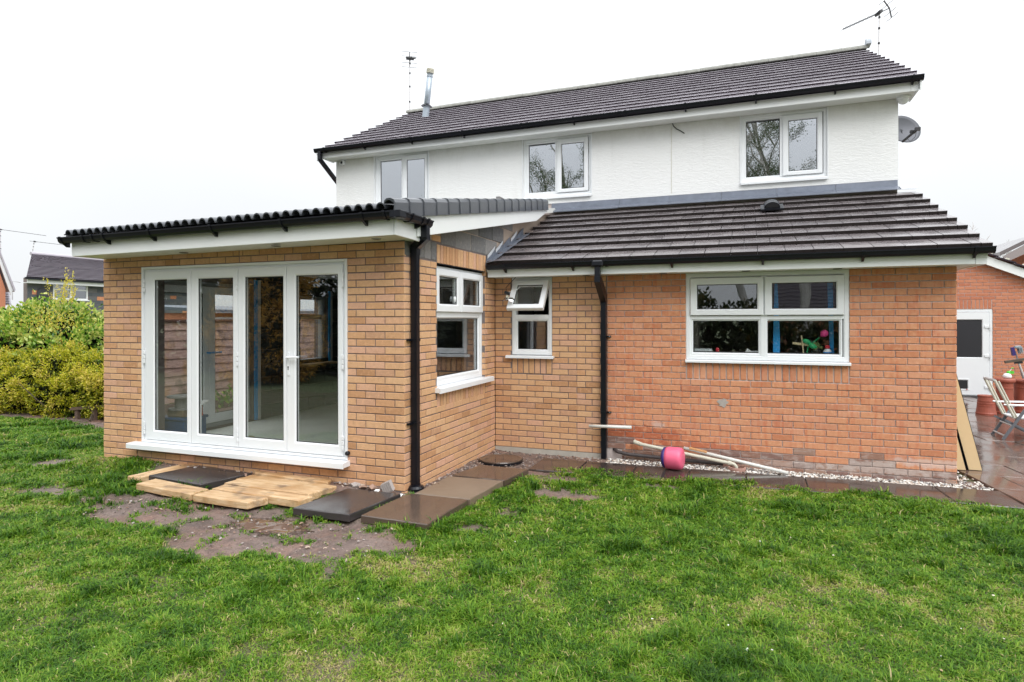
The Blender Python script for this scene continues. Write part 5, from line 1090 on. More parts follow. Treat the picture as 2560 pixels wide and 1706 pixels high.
pb = bp(2380+900/5.6, 840+345/5.6, 'y', 6.0); mb = MB(); mb.obox(pb, (.17,0,.035), (0,.03,0), (-.004,0,.022)); mb.build('head', plain('dark_wood', (.10,.075,.055), .7, var=.3), r_)
mb = MB(); mb.obox(pb+Vector((.03,0,-.035)), (.06,0,.005), (0,.02,0), (-.003,0,.02)); mb.build('socket', RUBBER, r_); mb = MB(); mb.tube([pb+Vector((.04,0,-.05)), pb+Vector((.17,.02,-.45)), pb+Vector((.28,.03,-.83))], .014, 8); mb.build('pole', plain('silver_pole', (.75,.75,.74), .3, metal=.5), r_)

# ------------------------------------------------------------------ things on the kitchen window sill (inside)
mb = MB(); mb.box(2.5, 4.2, .11, .27, 1.225, 1.255); mb.build('window_board', UPVC, house)
GK = 'things on the kitchen window sill'
mb = MB(); mb.bar((3.78,.17,1.255), (3.755,.17,1.50), .032, .012); mb.bar((3.66,.17,1.41), (3.84,.17,1.39), .012, .026); T(mb.build('wooden_cross', plain('bare_wood', (.62,.50,.30), .7)), 'bare wooden stake cross behind the lower right kitchen pane', 'wooden cross', GK)
r_ = root('toy_flower', (3.82,.17,1.26), 'pink toy tulip with green stem and leaves on the kitchen sill', 'toy flower', GK); GRN = plain('toy_green', (.02,.36,.13), .5)
mb = MB(); mb.tube([(3.80,.17,1.26),(3.83,.17,1.38),(3.94,.17,1.475)], .006, 6); mb.build('stem', GRN, r_)
mb = MB(); mb.lathe((3.955,.17,1.49), [(.008,0),(.035,.025),(.042,.06),(.03,.085),(.004,.095)], 12, (.75,0,.65)); mb.build('petals', plain('toy_pink', (.80,.06,.28), .5), r_, smooth=True)
for p in ((3.815,.165,1.425),(3.875,.165,1.375)):
    mb = MB(); mb.lathe(p, [(.004,-.06),(.026,-.03),(.032,.0),(.02,.035),(.003,.05)], 10, (.85,.2,-.45)); mb.build('leaf', GRN, r_, smooth=True)
r_ = root('plant_jar', (3.93,.2,1.256), 'small green plant in dark jar beside the toy tulip', 'plant jar', GK)
mb = MB(); mb.lathe((3.91,.2,1.256), [(.04,0),(.05,.03),(.05,.07),(.035,.1)], 14); mb.build('jar', plain('dark_jar', (.02,.022,.02), .15), r_); mb = MB()
for k in range(9): mb.lathe((3.91+RNG.normal(0,.025),.2+RNG.normal(0,.02),1.33+RNG.random()*.09), [(.004,-.03),(.025,0),(.004,.03)], 7, Vector(RNG.normal(0,1,3)))
mb.build('leaf', plain('olive_leaf', (.12,.16,.05), .6), r_)
r_ = root('bottle', (4.02,.17,1.256), 'white and blue bottle with red cap on the kitchen sill', 'bottle', GK)
mb = MB(); mb.lathe((4.025,.17,1.256), [(.030,0),(.042,.01),(.046,.045),(.038,.075),(.02,.095)], 16); mb.build('body', UPVC, r_, smooth=True); mb = MB(); mb.lathe((4.025,.17,1.275), [(.0455,0),(.0475,.02),(.0445,.04)], 16, cap=False); mb.build('label_band', plain('label_blue', (.04,.22,.55), .5), r_); mb = MB(); mb.lathe((4.025,.17,1.35), [(.022,0),(.028,.01),(.024,.035),(.012,.04)], 14); mb.build('cap', plain('cap_red', (.65,.02,.04), .4), r_)
r_ = root('tool_case', (2.66,.17,1.256), 'silver metal tool case on the kitchen sill behind lower left pane', 'tool case', GK)
mb = MB(); mb.box(2.55, 2.775, .12, .24, 1.256, 1.335); bevel(mb.build('case', plain('silver_case', (.55,.58,.58), .35, metal=.4), r_), .025, 3); mb = MB(); mb.box(2.552, 2.773, .115, .1195, 1.285, 1.29); mb.box(2.60, 2.62, .112, .1195, 1.275, 1.30); mb.build('latch', STEEL, r_)
mb = MB(); mb.obox((2.83,.17,1.30), (.02,0,.0), (0,.02,0), (0,0,.045)); T(bevel(mb.build('red_tube', plain('red_plastic', (.6,.03,.05), .4)), .012, 2), 'small red tube standing beside the silver tool case', 'tube', GK)
mb = MB(); mb.add([(3.14,.15,1.256),(3.31,.14,1.256),(3.31,.24,1.256),(3.12,.24,1.256),(3.165,.17,1.34),(3.22,.17,1.31),(3.30,.17,1.315),(3.2,.22,1.31)], [(0,1,5,4),(1,6,5),(1,2,6),(2,3,7,6),(3,0,4,7),(4,5,7),(5,6,7)]); T(mb.build('cloth', PAPER), 'crumpled white cloth in the corner of lower left kitchen pane', 'cloth', GK)
mb = MB(); mb.prism([(3.455,.24,1.26),(3.525,.24,1.26),(3.53,.24,1.45),(3.50,.24,2.2),(3.475,.24,2.2),(3.455,.24,1.45)], (0,.03,0)); T(mb.build('curtain', BLUE), 'bunched blue curtain behind the left edge of lower right pane', 'curtain', 'blue curtains in the kitchen window')
mb = MB(); mb.prism([(4.06,.24,1.26),(4.10,.24,1.26),(4.09,.24,2.2),(4.03,.24,2.2)], (0,.03,0)); T(mb.build('curtain', BLUE), 'thin blue curtain near the right edge of lower right pane', 'curtain', 'blue curtains in the kitchen window')
# ------------------------------------------------------------------ foliage
def rawmesh(name, v, f, mat, parent=None, attrs=None, smooth=False, **k):
    me = bpy.data.meshes.new(name); v = np.ascontiguousarray(v, dtype=np.float32); f = np.ascontiguousarray(f, dtype=np.int32); n = f.shape[1]
    me.vertices.add(len(v)); me.vertices.foreach_set('co', v.ravel()); me.loops.add(f.size); me.loops.foreach_set('vertex_index', f.ravel())
    me.polygons.add(len(f)); me.polygons.foreach_set('loop_start', np.arange(0, f.size, n, dtype=np.int32)); me.update(calc_edges=True)
    for a, d in (attrs or {}).items():
        at = me.attributes.new(a, 'FLOAT', 'POINT'); at.data.foreach_set('value', np.ascontiguousarray(d, dtype=np.float32))
    if smooth: me.polygons.foreach_set('use_smooth', np.ones(len(f), bool))
    me.materials.append(mat); return place(name, me, (0,0,0), parent, **k)
def unit(a): return a / np.maximum(np.linalg.norm(a, axis=-1, keepdims=True), 1e-9)
def leaves(name, pos, d, ln, wd, tint, mat, parent=None, fold=.25, seed=0, **k):
    rg = np.random.default_rng(seed); N = len(pos); d = unit(d); r = unit(rg.normal(0,1,(N,3)) + np.array([0,0,.8])); s = unit(np.cross(d, r)); u = np.cross(s, d)
    ln = np.broadcast_to(ln, (N,))[:,None]; wd = np.broadcast_to(wd, (N,))[:,None]
    b = pos; t = pos + d*ln - u*ln*.12; l = pos + d*ln*.45 + s*wd*.5 + u*wd*fold; q = pos + d*ln*.45 - s*wd*.5 + u*wd*fold
    v = np.stack([b,l,t,q], 1).reshape(-1,3); i = np.arange(N)[:,None]*4; f = np.concatenate([i+np.array([[0,3,2]]), i+np.array([[0,2,1]])], 1).reshape(-1,3)
    return rawmesh(name, v, f, mat, parent, {'tint': np.repeat(tint, 4)}, **k)
def leafmat(name, stops, rough=.4, trans=.35, spec=.5):
    m, t = newmat(name); col = ramp(t, attr(t, 'tint'), stops); return finish(t, m, col, rough, spec=spec, trans=trans)
LAUREL = leafmat('glossy_evergreen_leaf', [(0,(.014,.042,.009)),(.3,(.045,.125,.015)),(.52,(.14,.29,.028)),(.75,(.36,.50,.07)),(1,(.55,.57,.16))], .3)
GOLD = leafmat('golden_privet_leaf', [(0,(.03,.05,.006)),(.28,(.12,.165,.012)),(.52,(.36,.39,.015)),(.8,(.64,.60,.035)),(1,(.70,.57,.12))], .45)
TWIG = plain('twig_bark', (.07,.05,.035), .85, var=.3, scale=20)
INNER = leafmat('shade_dark_inner_foliage', [(0,(.012,.016,.007)),(1,(.02,.025,.01))], .8, .0, spec=.1)  # near-black colour paints the shade inside the bushes
def bush(rt, lumps, n, ln, wd, mat, seed, up=.5, depth=.35, tintb=.5, base_z=-.05, part='foliage', cluster=5, grow=1.0):
    rg = np.random.default_rng(seed); C = np.array([l[:3] for l in lumps]); Rr = np.array([l[3:6] for l in lumps]); wgt = (Rr[:,0]*Rr[:,2] + Rr[:,1]*Rr[:,2]); wgt = wgt/wgt.sum(); P = []; Dn = []
    m = int(n/cluster*2.2); k = rg.choice(len(lumps), m, p=wgt); d = unit(rg.normal(0,1,(m,3))); 
    g_ = d + C[k]; nz = fbm(g_[:,0]*3+7, g_[:,1]*3+g_[:,2]*2.3, 1.0, seed+3, 3)
    q1 = d*Rr[k] + C[k]; nzb = fbm(q1[:,0]*2.2+q1[:,1]*1.3, q1[:,2]*2.6+q1[:,1]*1.7, 1.5, seed+9, 3); dp = rg.random((m,1))**1.6; p = C[k] + d*Rr[k]*(1 - depth*dp + (nz[:,None]-.5)*.45 + (nzb[:,None]-.5)*.4)
    inside = np.zeros(m, int)
    for c, r in zip(C, Rr): inside += (((p-c)/(r*.86))**2).sum(1) < 1
    ok = ((inside == 0) & (nzb > .38) | (rg.random(m) < .10)) & (p[:,2] > base_z); p, d, nz, nzb, dp = p[ok], d[ok], nz[ok], nzb[ok], dp[ok]
    q = np.repeat(p, cluster, 0); dd = unit(np.repeat(d, cluster, 0)*.8 + rg.normal(0,.75,(len(q),3)) + np.array([0,0,up])); q = q + rg.normal(0, ln*.55, q.shape); q[:,2] = np.maximum(q[:,2], base_z)
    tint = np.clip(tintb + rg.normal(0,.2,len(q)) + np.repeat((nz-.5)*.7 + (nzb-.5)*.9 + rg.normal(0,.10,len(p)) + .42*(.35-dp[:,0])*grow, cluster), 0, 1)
    leaves(part, q, dd, ln*(.7+.6*rg.random(len(q))), wd*(.7+.6*rg.random(len(q))), tint, mat, rt, seed=seed+1)
    ni = int(n*.10); kk = rg.choice(len(lumps), ni, p=wgt); qi = C[kk] + unit(rg.normal(0,1,(ni,3)))*Rr[kk]*.80*rg.random((ni,1))**.4; qi = qi[qi[:,2] > base_z]; leaves('inner_shade_twigs', qi, rg.normal(0,1,(len(qi),3)), ln*2.6, ln*1.5, np.zeros(len(qi)), INNER, rt, seed=seed+2)  # dark twig cards added inside so gaps between leaves read as shade
    mb = MB()
    for i in range(26):
        l = lumps[rg.integers(len(lumps))]; b = Vector((l[0]+rg.normal(0,l[3]*.3), l[1]+rg.normal(0,l[4]*.3), base_z)); e = Vector((l[0]+rg.normal(0,l[3]*.5), l[1]+rg.normal(0,l[4]*.5), l[2]+l[5]*.7*rg.random())); mb.tube([b, b.lerp(e,.5)+Vector(rg.normal(0,.06,3)), e], [.02,.013,.005], 5)
    mb.build('stems', TWIG, rt)
lb = root('laurel_bush', (-8.5,1.5,-.1), 'tall glossy green evergreen bush behind the golden shrub', 'bush')
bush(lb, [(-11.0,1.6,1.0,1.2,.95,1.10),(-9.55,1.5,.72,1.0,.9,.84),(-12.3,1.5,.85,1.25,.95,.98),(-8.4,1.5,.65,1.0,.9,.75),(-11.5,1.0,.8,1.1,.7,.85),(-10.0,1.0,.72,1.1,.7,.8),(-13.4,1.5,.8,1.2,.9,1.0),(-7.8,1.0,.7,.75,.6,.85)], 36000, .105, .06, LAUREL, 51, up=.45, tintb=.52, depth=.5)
sp = []; rg = np.random.default_rng(5)
for s_ in range(9):
    a = np.array([-10.0+rg.normal(0,.12), 1.1+rg.normal(0,.1), 2.05]); b = a + np.array([rg.normal(.02,.10), rg.normal(0,.06), .30+.42*rg.random()])
    for t in np.linspace(0,1,46): sp.append(a+(b-a)*t + rg.normal(0,.02,3))
for s_ in range(700): sp.append(np.array([-10.0+rg.normal(0,.6), .70+rg.normal(0,.12), 1.62+rg.normal(0,.18)]))
sp = np.array(sp); leaves('tan_shoots', sp, rg.normal(0,.6,(len(sp),3))+np.array([0,0,1.0]), .055, .016, np.clip(rg.normal(.92,.08,len(sp)),0,1), GOLD, lb, seed=3)
gb = root('golden_shrub', (-8.5,.5,-.1), 'dense golden-green small-leaved shrub at the lawn edge by the extension', 'shrub')
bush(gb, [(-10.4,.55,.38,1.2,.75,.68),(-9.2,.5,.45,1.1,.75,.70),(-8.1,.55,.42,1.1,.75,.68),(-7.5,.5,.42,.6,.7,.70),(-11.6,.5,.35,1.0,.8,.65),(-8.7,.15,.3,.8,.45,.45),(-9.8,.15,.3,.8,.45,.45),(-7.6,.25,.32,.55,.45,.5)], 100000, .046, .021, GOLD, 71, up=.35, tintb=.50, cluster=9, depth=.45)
# low timber edge and small weeds at the foot of the shrub
r_ = root('timber_bench', (-7.35,-.05,-.05), 'low weathered timber trestle half under the golden shrub', 'trestle')
mb = MB(); a, b = bp(180,1022,'y',-.12), bp(240,1014,'y',-.05); mb.bar(a, b+Vector((.3,.05,0)), .09, .05); mb.build('rail', plain('old_timber', (.13,.085,.06), .8, var=.3), r_)
for u in (194, 236):
    mb = MB(); p = bp(u, 1024, 'y', -.1); mb.bar((p.x,p.y,-.08), (p.x,p.y,p.z), .07, .06, (0,1,0)); mb.build('leg', plain('old_timber_leg', (.12,.08,.06), .8), r_)
for i, (u, v) in enumerate(((172,1040),(205,1038),(232,1032))):
    p = bp(u, v, 'z', -.05); r_ = root('weed', p, ('small leafy weed at the soil edge, leftmost below the trestle','small leafy weed between the trestle legs','small leafy weed at the right leg of the trestle')[i], 'weed', 'weeds under the golden shrub')
    q = np.array([[p.x+RNG.normal(0,.09), p.y+RNG.normal(0,.05), -.05+RNG.random()*.14] for _ in range(70)]); leaves('foliage', q, RNG.normal(0,.7,(70,3))+np.array([0,0,.8]), .06, .035, np.clip(RNG.normal(.45,.15,70),0,1), LAUREL, r_, seed=i)

# ------------------------------------------------------------------ trees
BIRCH = plain('birch_bark', (.42,.40,.37), .7, var=.55, scale=5); BARK = plain('dark_bark', (.075,.06,.05), .85, var=.3)
def tree(name, base, h, seed, label, nleaf, leafm, bark=BIRCH, spread=.5, lsize=.055, levels=4, tint=.5, r0=.13, group=None, droop=.0):
    rg = np.random.default_rng(seed); rt = root(name, base, label, 'tree', group); mb = MB(); tips = []
    def grow(p, d, ln, r, lev):
        n = 4; pts = [p]; dd = d
        for i in range(n):
            dd = unit(dd + rg.normal(0,.13,3) + np.array([0,0,.04 - droop*(lev>2)])); pts.append(pts[-1] + dd*ln/n)
        mb.tube(pts, [max(.007, r*(1-.55*i/n)) for i in range(n+1)], 7 if lev == 0 else (5 if lev < 3 else 3), caps=False)
        if lev >= 2:
            for q in pts[1:]: tips.append((q, dd))
        if lev < levels:
            for c in range(3 if lev else 7):
                t = rg.uniform(.35,1) if lev == 0 else rg.uniform(.25,1); i = min(int(t*n), n-1); q = pts[i] + (pts[i+1]-pts[i])*(t*n-i)
                sd = unit(np.cross(dd, rg.normal(0,1,3))); nd_ = unit(dd*(.75) + sd*spread*(1.25 if lev == 0 else 1)); grow(q, nd_, ln*rg.uniform(.42,.66), r*.52, lev+1)
    grow(np.array(base, float), np.array([0,0,1.]), h*.62, r0, 0); mb.build('branches', bark, rt, fixn=False)
    if nleaf:
        k = rg.integers(len(tips), size=nleaf); q = np.array([tips[i][0] for i in k]) + rg.normal(0,.11,(nleaf,3)); leaves('crown', q, rg.normal(0,1,(nleaf,3))+np.array([0,0,-.2]), lsize*(.7+.6*rg.random(nleaf)), lsize*.75, np.clip(rg.normal(tint,.2,nleaf),0,1), leafm, rt, seed=seed)
    return rt
SPRING = leafmat('spring_birch_leaf', [(0,(.03,.05,.015)),(.5,(.06,.10,.025)),(1,(.12,.16,.05))], .5, .3)
GT = 'garden trees behind the photographer'
tree('birch_tree', (4.9,-19.5,-.1), 13.5, 3, 'open branched birch mirrored in the right upstairs window', 30000, SPRING, droop=.04, r0=.2, spread=.62, levels=5, group=GT)
tree('birch_tree', (7.6,-20.5,-.1), 12.5, 8, 'birch with a dense lower crown mirrored beside the right upstairs window', 30000, SPRING, droop=.04, r0=.18, levels=5, spread=.6, group=GT)
tree('birch_tree', (-4.6,-18.5,-.1), 12.5, 14, 'leafy birch mirrored in the middle upstairs window', 26000, SPRING, droop=.05, spread=.6, r0=.17, group=GT)
tree('birch_tree', (-9.8,-18.0,-.1), 10, 22, 'birch whose twigs show in the left upstairs window', 4500, SPRING, droop=.05, r0=.13, group=GT)
tree('birch_tree', (5.6,-18.2,-.1), 13.5, 41, 'fine branched birch mirrored in the right pane of the right upstairs window', 26000, SPRING, droop=.03, r0=.17, spread=.62, levels=5, group=GT)
tree('birch_tree', (3.6,-19.2,-.1), 13, 47, 'fine branched birch mirrored in the left pane of the right upstairs window', 22000, SPRING, droop=.03, r0=.17, spread=.62, levels=5, group=GT)
tree('bare_tree', (14.6,30,.0), 8.0, 31, 'bare pale tree beyond the garage roof at right', 0, None, plain('pale_bark', (.34,.29,.27), .85), .42, levels=5, r0=.10)
CON = leafmat('amber_conifer_needles', [(0,(.06,.05,.012)),(.35,(.24,.13,.02)),(.7,(.50,.27,.04)),(1,(.60,.36,.07))], .6, .3)
r_ = root('amber_conifer', (-10.3,-12,-.1), 'amber conifer mirrored in the third bifold pane', 'tree', GT)
bush(r_, [(-10.3,-12,1.3,1.5,1.5,1.5),(-10.3,-12,2.8,1.2,1.2,1.4),(-10.3,-12,4.2,.8,.8,1.2),(-9.3,-11.6,1.0,1.0,1.0,1.1)], 15000, .14, .05, CON, 91, tintb=.6)
HED = leafmat('dark_hedge_leaf', [(0,(.014,.022,.008)),(.5,(.03,.045,.014)),(.85,(.055,.065,.02)),(1,(.20,.12,.02))], .6, .2, spec=.2)
r_ = root('hedge', (-18,-14,-.1), 'tall dark trees in a row mirrored in the bifold doors', 'hedge')
bush(r_, [(-6-2.2*i, -15.5+.25*i, 1.9+.5*math.sin(2.3*i), 1.9, 1.2, 2.6+.7*math.sin(1.7*i)) for i in range(10)], 26000, .2, .11, HED, 96, tintb=.45)
r_ = root('hedge', (0,-15,-.1), 'tall dark hedge behind the photographer mirrored in the kitchen window', 'hedge')
bush(r_, [(x, -15.5+.3*math.sin(x), (.95 if x < 4 else .6)+.1*math.sin(2.1*x), 1.6, .9, (1.45 if x < 4 else 1.1)+.2*math.sin(1.3*x+1)) for x in range(-15, 15, 2)], 30000, .16, .10, HED, 95, tintb=.42)

# ------------------------------------------------------------------ boundary fence beyond the french doors
fn = root('waney_fence', (-6.6,2,-.05), 'weathered waney-edge board fence seen through the bifold doors', 'fence')
for k in range(9):
    z0 = .17 + k*.165; mb = MB(); n = 14; y0, y1 = .3, 9.0
    top = [(-6.60+.018, y0+(y1-y0)*i/n, z0+.185+RNG.normal(0,.004)) for i in range(n+1)]; bot = [(-6.585+.025, y0+(y1-y0)*i/n, z0+RNG.normal(0,.013)) for i in range(n+1)]
    P_ = top + bot[::-1]; mb.prism(P_, (-.012,0,0)); mb.build('board', FENCEW, fn)
for y in (.35, 2.2, 4.05, 5.9, 7.75):
    mb = MB(); mb.box(-6.66, -6.60, y, y+.08, -.1, 1.75); mb.build('post', FENCEW, fn)
mb = MB(); mb.box(-6.63, -6.53, .3, 9.0, 1.665, 1.70); mb.build('capping', plain('brown_capping', (.13,.06,.045), .7), fn)
mb = MB(); mb.box(-6.63, -6.56, .3, 9.0, -.1, .165); mb.build('gravel_board', plain('dark_gravel_board', (.12,.06,.05), .75), fn)
r_ = root('brick_shed', (-9,5,-.05), 'red brick outbuilding with grey roof showing over the fence through the doors', 'outbuilding')
mb = MB(); mb.box(-10.5, -7.6, 2.6, 7.5, -.1, 1.84); mb.build('wall', REDFAR, r_)
mb = MB(); mb.prism([(-7.4,2.5,1.84),(-7.4,7.7,1.84),(-10.7,7.7,2.0),(-10.7,2.5,2.0)], (0,0,.07)); mb.build('roof', LEAD, r_)
mb = MB()
for y in (2.4, 3.6, 4.8): mb.box(-7.62, -7.56, y, y+.9, 1.1, 1.75)
mb.build('window', UPVC, r_)
pl = root('side_plant', (-5.4,1.0,-.05), 'small green plant at the fence foot outside the french doors', 'plant'); q = RNG.normal(0,1,(160,3))*np.array([.18,.25,.1]) + np.array([-5.9,1.5,.22]); leaves('foliage', q, RNG.normal(0,.7,(160,3))+np.array([0,0,.8]), .09, .055, np.clip(RNG.normal(.5,.15,160),0,1), LAUREL, pl, seed=8)

# ------------------------------------------------------------------ neighbouring houses
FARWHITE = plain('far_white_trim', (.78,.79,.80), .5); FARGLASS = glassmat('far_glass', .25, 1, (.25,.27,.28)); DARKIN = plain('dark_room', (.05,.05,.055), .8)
nh = root('neighbour_house', (-33,17,0), 'far house with grey slatted roof and dark blockwork wall above the bushes', 'house')
XW = Wall('S', -30.35)
PN = Pieces('block'); FARBLOCK = brickmat('far_dark_block', [(0,(.07,.08,.095)),(.6,(.11,.12,.135)),(1,(.2,.19,.18))], [(.12,.12,.12),(.06,.065,.07)])
for k in range(9):
    z0 = 1.9 + k*.215
    for n in range(0, 24):
        a = 13.05 + n*.45 - (.225 if k % 2 else 0); b = a + .44; a = max(a, 13.05)
        for p, q in cut(a, b, z0, z0+.205, [(14.28,16.15,2.50,3.62)]):
            if q - p > .06 and z0 < 3.65: PN.add(piece_mesh(XW, round((q-p)/.01)*.01, .205, .05, .006, FARBLOCK if RNG.random() > .08 else ORANGE), XW.p((p+q)/2, 0, z0+.10))
PN.done(nh, 200)
wallmesh('wall', XW, 13.05, 23, -.5, 3.80, [(14.30,16.13,2.76,3.62)], -.3, -.008, MORTAR, nh)
mb = MB(); mb.prism([(-30.66,13.06,-.5),(-36.5,17.5,-.5),(-36.5,17.5,3.7),(-30.66,13.06,3.8)], (0,.25,0)); mb.box(-36.6, -36.3, 17.8, 23, -.5, 3.7); mb.build('gable_wall', MORTAR, nh)
f = MB(); ring(f, XW, 14.30, 16.13, 2.76, 3.62, .07, -.08, .0); XW.box(f, 15.17, 15.27, -.07, .0, 2.8, 3.58); XW.box(f, 14.36, 15.17, -.07, -.005, 3.25, 3.31); XW.box(f, 15.27, 16.07, -.07, -.005, 3.25, 3.31); fo = f.build('window', FARWHITE, nh)
for a, b in ((14.37,15.17),(15.27,16.06)):
    pane(XW, a, b, 2.83, 3.25, -.04, fo, FARGLASS); pane(XW, a, b, 3.31, 3.55, -.04, fo, FARGLASS)
mb = MB(); XW.box(mb, 14.25, 16.18, -.02, .06, 2.70, 2.76); mb.build('sill', FARWHITE, fo)
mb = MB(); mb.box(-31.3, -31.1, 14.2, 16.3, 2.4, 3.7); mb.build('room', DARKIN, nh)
mb = MB(); mb.lathe((-30.33,13.77,3.02), [(.30,0),(.30,.04),(.2,.06)], 20, (1,0,0)); mb.build('alarm_dome', DARKIN, nh)
ev, rv2 = bp(66,690,'x',-30), bp(88,638,'x',-33.2); PNT = Pieces('tile_course'); nc = 19
for i in range(nc):
    a = Vector((-30,12.78,3.80)).lerp(Vector((-33.2,15.05,5.28)), i/nc); b = Vector((-30,23.2,3.80)).lerp(Vector((-33.2,23.2,5.28)), i/nc); a2 = Vector((-30,12.78,3.80)).lerp(Vector((-33.2,15.05,5.28)), (i+1)/nc); b2 = Vector((-30,23.2,3.80)).lerp(Vector((-33.2,23.2,5.28)), (i+1)/nc); u = Vector((.02,0,.05))
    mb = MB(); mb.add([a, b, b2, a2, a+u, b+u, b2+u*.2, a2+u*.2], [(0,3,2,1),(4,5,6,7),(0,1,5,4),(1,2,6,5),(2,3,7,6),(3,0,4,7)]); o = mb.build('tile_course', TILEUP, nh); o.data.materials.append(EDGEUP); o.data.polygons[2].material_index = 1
mb = MB(); mb.add([(-33.2,15.05,5.28),(-33.2,23.2,5.28),(-36.8,23.2,3.7),(-36.8,17.6,3.7)], [(0,1,2,3)]); mb.build('rear_roof', TILEUP, nh, fixn=False)
mb = MB(); mb.tube([(-33.2,15.0,5.30),(-33.2,23.2,5.30)], .10, 8); mb.build('ridge', TILEUP, nh)
mb = MB(); mb.box(-30.0, -29.9, 12.7, 23.2, 3.70, 3.80); mb.build('gutter', BLACKP, nh)
mb = MB(); mb.box(-30.06, -30.02, 12.85, 23.2, 3.52, 3.70); mb.box(-30.34, -30.06, 12.85, 23.2, 3.52, 3.55); mb.build('fascia', FARWHITE, nh)
aerial('tv_aerial', (-33.2,15.08,5.3), bp(86,602,'x',-33.2), (.75,.65,0), 'thin TV aerial on the far slatted roof at left', 1.7, -.1, 'distant television aerials', False, 8, 1.1)
n2 = root('neighbour_house', (-42,17,0), 'far red brick gable house cut by the left picture edge', 'house')
e1, e2, e3 = bp(18,722,'x',-40), bp(-30,580,'x',-40), bp(-90,720,'x',-40)
mb = MB(); mb.prism([(-40,e1.y-.1,-.5),(-40,e1.y-.1,e1.z-.05),(-40,e2.y,e2.z-.3),(-40,e3.y,e3.z),(-40,e3.y,-.5)], (-8,0,0)); mb.build('wall', REDFAR, n2)
mb = MB(); mb.prism([(-39.8,e1.y+.2,e1.z-.1),(-39.8,e2.y,e2.z+.1),(-39.8,e2.y,e2.z-.25),(-39.8,e1.y+.1,e1.z-.4)], (-.06,0,0)); mb.build('barge_board', FARWHITE, n2)
mb = MB(); mb.prism([(-39.7,e1.y+.3,e1.z-.05),(-39.7,e2.y,e2.z+.25),(-39.7,e2.y,e2.z+.1),(-39.7,e1.y+.25,e1.z-.2)], (-8.4,0,0)); mb.build('roof', TILEUP, n2)
l1, l2 = bp(11,716,'x',-42), bp(28,752,'x',-42)
for i in range(8):
    v0, v1 = 716+6*i, 722+6*i; q_ = [bp(9,v1,'x',-41.5), bp(23.5+.8*i,v1,'x',-41.5), bp(23+.8*i,v0,'x',-41.7), bp(9,v0,'x',-41.7)]; mb = MB(); mb.prism(q_, (-.1,0,0)); mb.build('tile_course', TILEUP, n2)
aerial('tv_aerial', bp(2,640,'x',-40), bp(1,572,'x',-40), (.75,.65,0), 'TV aerial with two booms at the left picture edge', 2.6, -.12, 'distant television aerials', False, 8, 1.4)
mb = MB(); a = bp(31,750,'x',-45); b = bp(31,704,'x',-45); c = bp(51,706,'x',-45); mb.tube([a, b, c], .035, 6); T(mb.build('lamp_post', plain('grey_post', (.5,.5,.52), .5)), 'thin far street lamp between the red gable and the slatted roof', 'street lamp')
n3 = root('neighbour_house', (12,15,0), 'brown roofed brick house peeping over the garage roof at right edge', 'house')
mb = MB(); q = [bp(u, v, 'y', 15) for u, v in ((2500,650),(2590,600),(2700,650),(2700,800),(2500,800))]; mb.prism([q[0]+Vector((.4,0,-.35)), q[1]+Vector((0,0,-.3)), q[2], q[3], q[4]], (0,7,0)); mb.build('wall', REDFAR, n3)
for (u0,v0),(u1,v1) in (((2510,640),(2600,592)),):
    a, b = bp(u0,v0,'y',14.8), bp(u1,v1,'y',14.8); mb = MB(); mb.prism([a, b, b+Vector((0,0,-.30)), a+Vector((0,0,-.22))], (0,.05,0)); mb.build('barge_board', plain('grey_timber', (.28,.25,.25), .7), n3); mb = MB(); mb.prism([a+Vector((-.1,0,-.0)), b, b+Vector((0,0,.12)), a+Vector((-.1,0,.12))], (0,7,0)); mb.build('roof', TILE, n3)
n4 = root('neighbour_house', (9,-30,0), 'house with pale slatted roof behind the photographer, mirrored in the kitchen window', 'house')
mb = MB(); mb.box(4.5, 14, -36, -28.5, -.1, 1.9); mb.build('wall', REDFAR, n4)
for i in range(14):
    a, b = Vector((4.0,-28,1.9)).lerp(Vector((4.0,-32,4.5)), i/14), Vector((4.0,-28,1.9)).lerp(Vector((4.0,-32,4.5)), (i+1)/14); mb = MB(); mb.prism([a, b, b+Vector((0,0,.02)), a+Vector((0,.02,.06))], (10.5,0,0)); o = mb.build('tile_course', TILEUP, n4); o.data.materials.append(EDGEUP); o.data.polygons[-2].material_index = 1

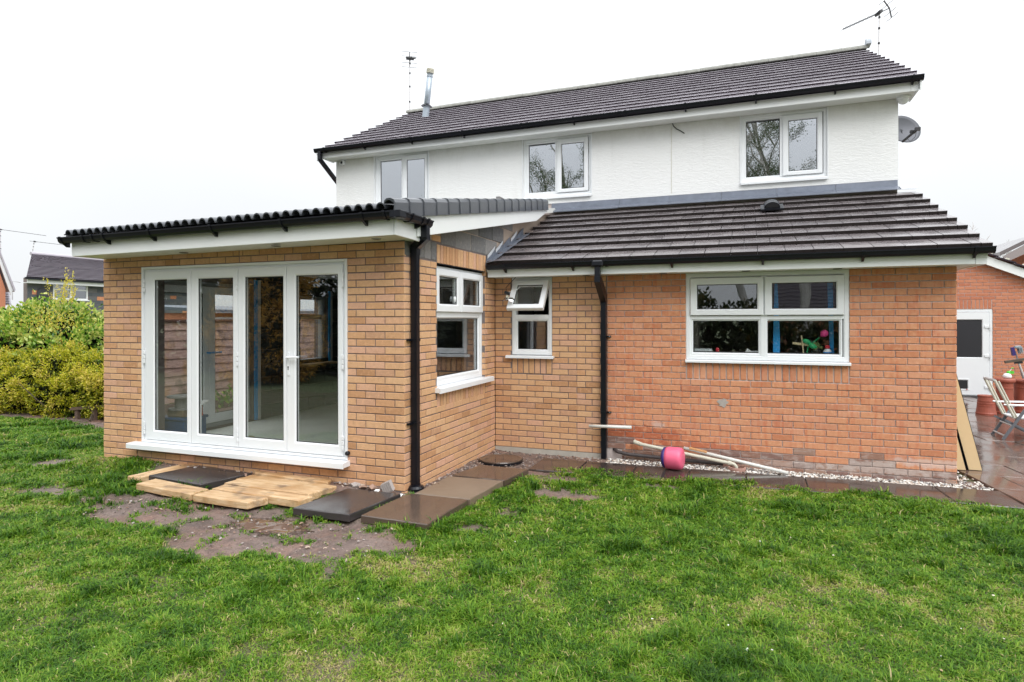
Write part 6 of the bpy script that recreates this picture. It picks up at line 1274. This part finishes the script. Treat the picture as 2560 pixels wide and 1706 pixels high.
# ------------------------------------------------------------------ grass
GRASSM = leafmat('grass_blade', [(0,(.020,.066,.006)),(.25,(.056,.155,.009)),(.48,(.13,.27,.014)),(.70,(.24,.36,.032)),(.84,(.36,.36,.09)),(1,(.50,.41,.21))], .5, .38, spec=.3)
def grass(N, seed):
    rg = np.random.default_rng(seed); M_ = N*5
    # tuft centres first, then blades about each centre
    cx, cy = rg.uniform(-14.5, 6.6, M_), rg.uniform(-7.2, 2.6, M_); k = 5
    ctint = rg.normal(0, .085, M_); ch = np.exp(rg.normal(0, .22, M_)); sp = rg.uniform(.008, .030, M_)
    X = np.repeat(cx, k) + rg.normal(0, 1, M_*k)*np.repeat(sp, k); Y = np.repeat(cy, k) + rg.normal(0, 1, M_*k)*np.repeat(sp, k); ox, oy = X - np.repeat(cx, k), Y - np.repeat(cy, k); ct, ch = np.repeat(ctint, k), np.repeat(ch, k)
    dx, dy = X - CAM.x, Y - CAM.y; zc = dx*cF.x + dy*cF.y; xc = dx*cR.x + dy*cR.y
    ok = (zc > 1.6) & (np.abs(xc/np.maximum(zc,.1)) < .95) & (1.75/np.maximum(zc,.1) < .72); sel = np.nonzero(ok & (rg.random(len(X)) < np.minimum(1, (3.2/np.maximum(zc,.1))**1.25)))[0]
    X, Y, zc, ox, oy, ct, ch = (a[sel] for a in (X, Y, zc, ox, oy, ct, ch)); m = mud(X, Y)
    tuftmud = (fbm(X,Y,7,61,2) > .60) & (fbm(X,Y,2.3,63,2) > .42) & (Y < -2.9)
    keep = rg.random(len(X)) < np.where(tuftmud, np.maximum(.5, 1-m*1.12), np.clip(1-m*1.12, .008*(Y < -2.9), 1))
    def inq(a, b, c, d): return (X > a) & (X < b) & (Y > c) & (Y < d)
    bad = inq(-.6,.05,-3.28,-2.58) | inq(.09,.73,-3.26,-2.53) | inq(.19,.79,-2.53,-1.79) | inq(.22,.86,-1.77,-1.19) | inq(-2.7,-1.85,-2.9,-2.4) | inq(-2.66,-1.82,-3.2,-2.98) | inq(-1.77,-1.05,-3.28,-3.1) | inq(-1.78,-.68,-3.1,-2.42) | inq(-3.0,-2.72,-2.94,-2.25)
    lip = -.70 - .012*(X-1.5) + .05*(fbm(X,Y,3,41,3)-.5)*2 - .2*np.clip(1.5-X,0,1)
    bad |= (X > .78) & (Y > lip) & (X < 9); bad |= (X > -L) & (X < .02) & (Y > -D-.01); bad |= (X > 0) & (X < .9) & (Y > -1.2); bad |= (X > 5.50 - .135*(Y+.07)) & (Y > -.74)
    sel = np.nonzero(keep & ~bad)[0]; sel = sel[rg.permutation(len(sel))[:N]]
    X, Y, zc, ox, oy, ct, ch, m = (a[sel] for a in (X, Y, zc, ox, oy, ct, ch, m)); n = len(X)
    pa = fbm(X,Y,1.3,51,4); pb = fbm(X,Y,5.0,55,3); pc = fbm(X,Y,14,81,2); tuft = sstep(.54,.68,pa*.45+pb*.55+.03); dry = sstep(.5,.64,fbm(X,Y,.9,58,4)*.55+fbm(X,Y,4.5,59,3)*.45); thin = sstep(.52,.7,fbm(X,Y,3.1,91,3))
    h = (.017 + .016*rg.random(n) + .036*tuft + .010*pb)*(1-.35*m)*(1 - .3*dry)*(1-.25*thin)*ch*np.clip(zc/4, 1, 1.25); wd = .0023*np.clip(zc/2.6, 1, 3.2)*(.6+.8*rg.random(n))
    ph = np.arctan2(oy, ox) + rg.normal(0, .9, n); lean = rg.uniform(.35, 1.7, n)*(1-.3*tuft); fd = np.stack([np.cos(ph), np.sin(ph), 0*ph], -1); sd = np.stack([-np.sin(ph), np.cos(ph), 0*ph], -1)
    B = np.stack([X, Y, gz(X,Y) - .006 - .012*m], -1); hh = h[:,None]; ll = lean[:,None]; w_ = wd[:,None]; up = np.array([0,0,1.])
    mid = B + up*hh*.62 + fd*hh*ll*.35; tip = B + up*hh*np.maximum(.35, 1-.3*ll) + fd*hh*ll*1.0
    v = np.stack([B - sd*w_, B + sd*w_, mid + sd*w_*.8, mid - sd*w_*.8, tip], 1).reshape(-1,3)
    i = np.arange(n)[:,None]*5; f = np.concatenate([i+np.array([[0,1,2]]), i+np.array([[0,2,3]]), i+np.array([[3,2,4]])], 1).reshape(-1,3)
    tint = np.clip(.42 + rg.normal(0,.12,n) + ct - .26*tuft + .26*dry + .55*(pb-.5) + .5*(pc-.5) + .12*thin + (rg.random(n) < .045)*rg.uniform(.25,.6,n), 0, 1)
    rawmesh('grass', v, f, GRASSM, None, {'tint': np.repeat(tint,5)}, kind='stuff'); print('grass blades', n)
grass(430000, 101)
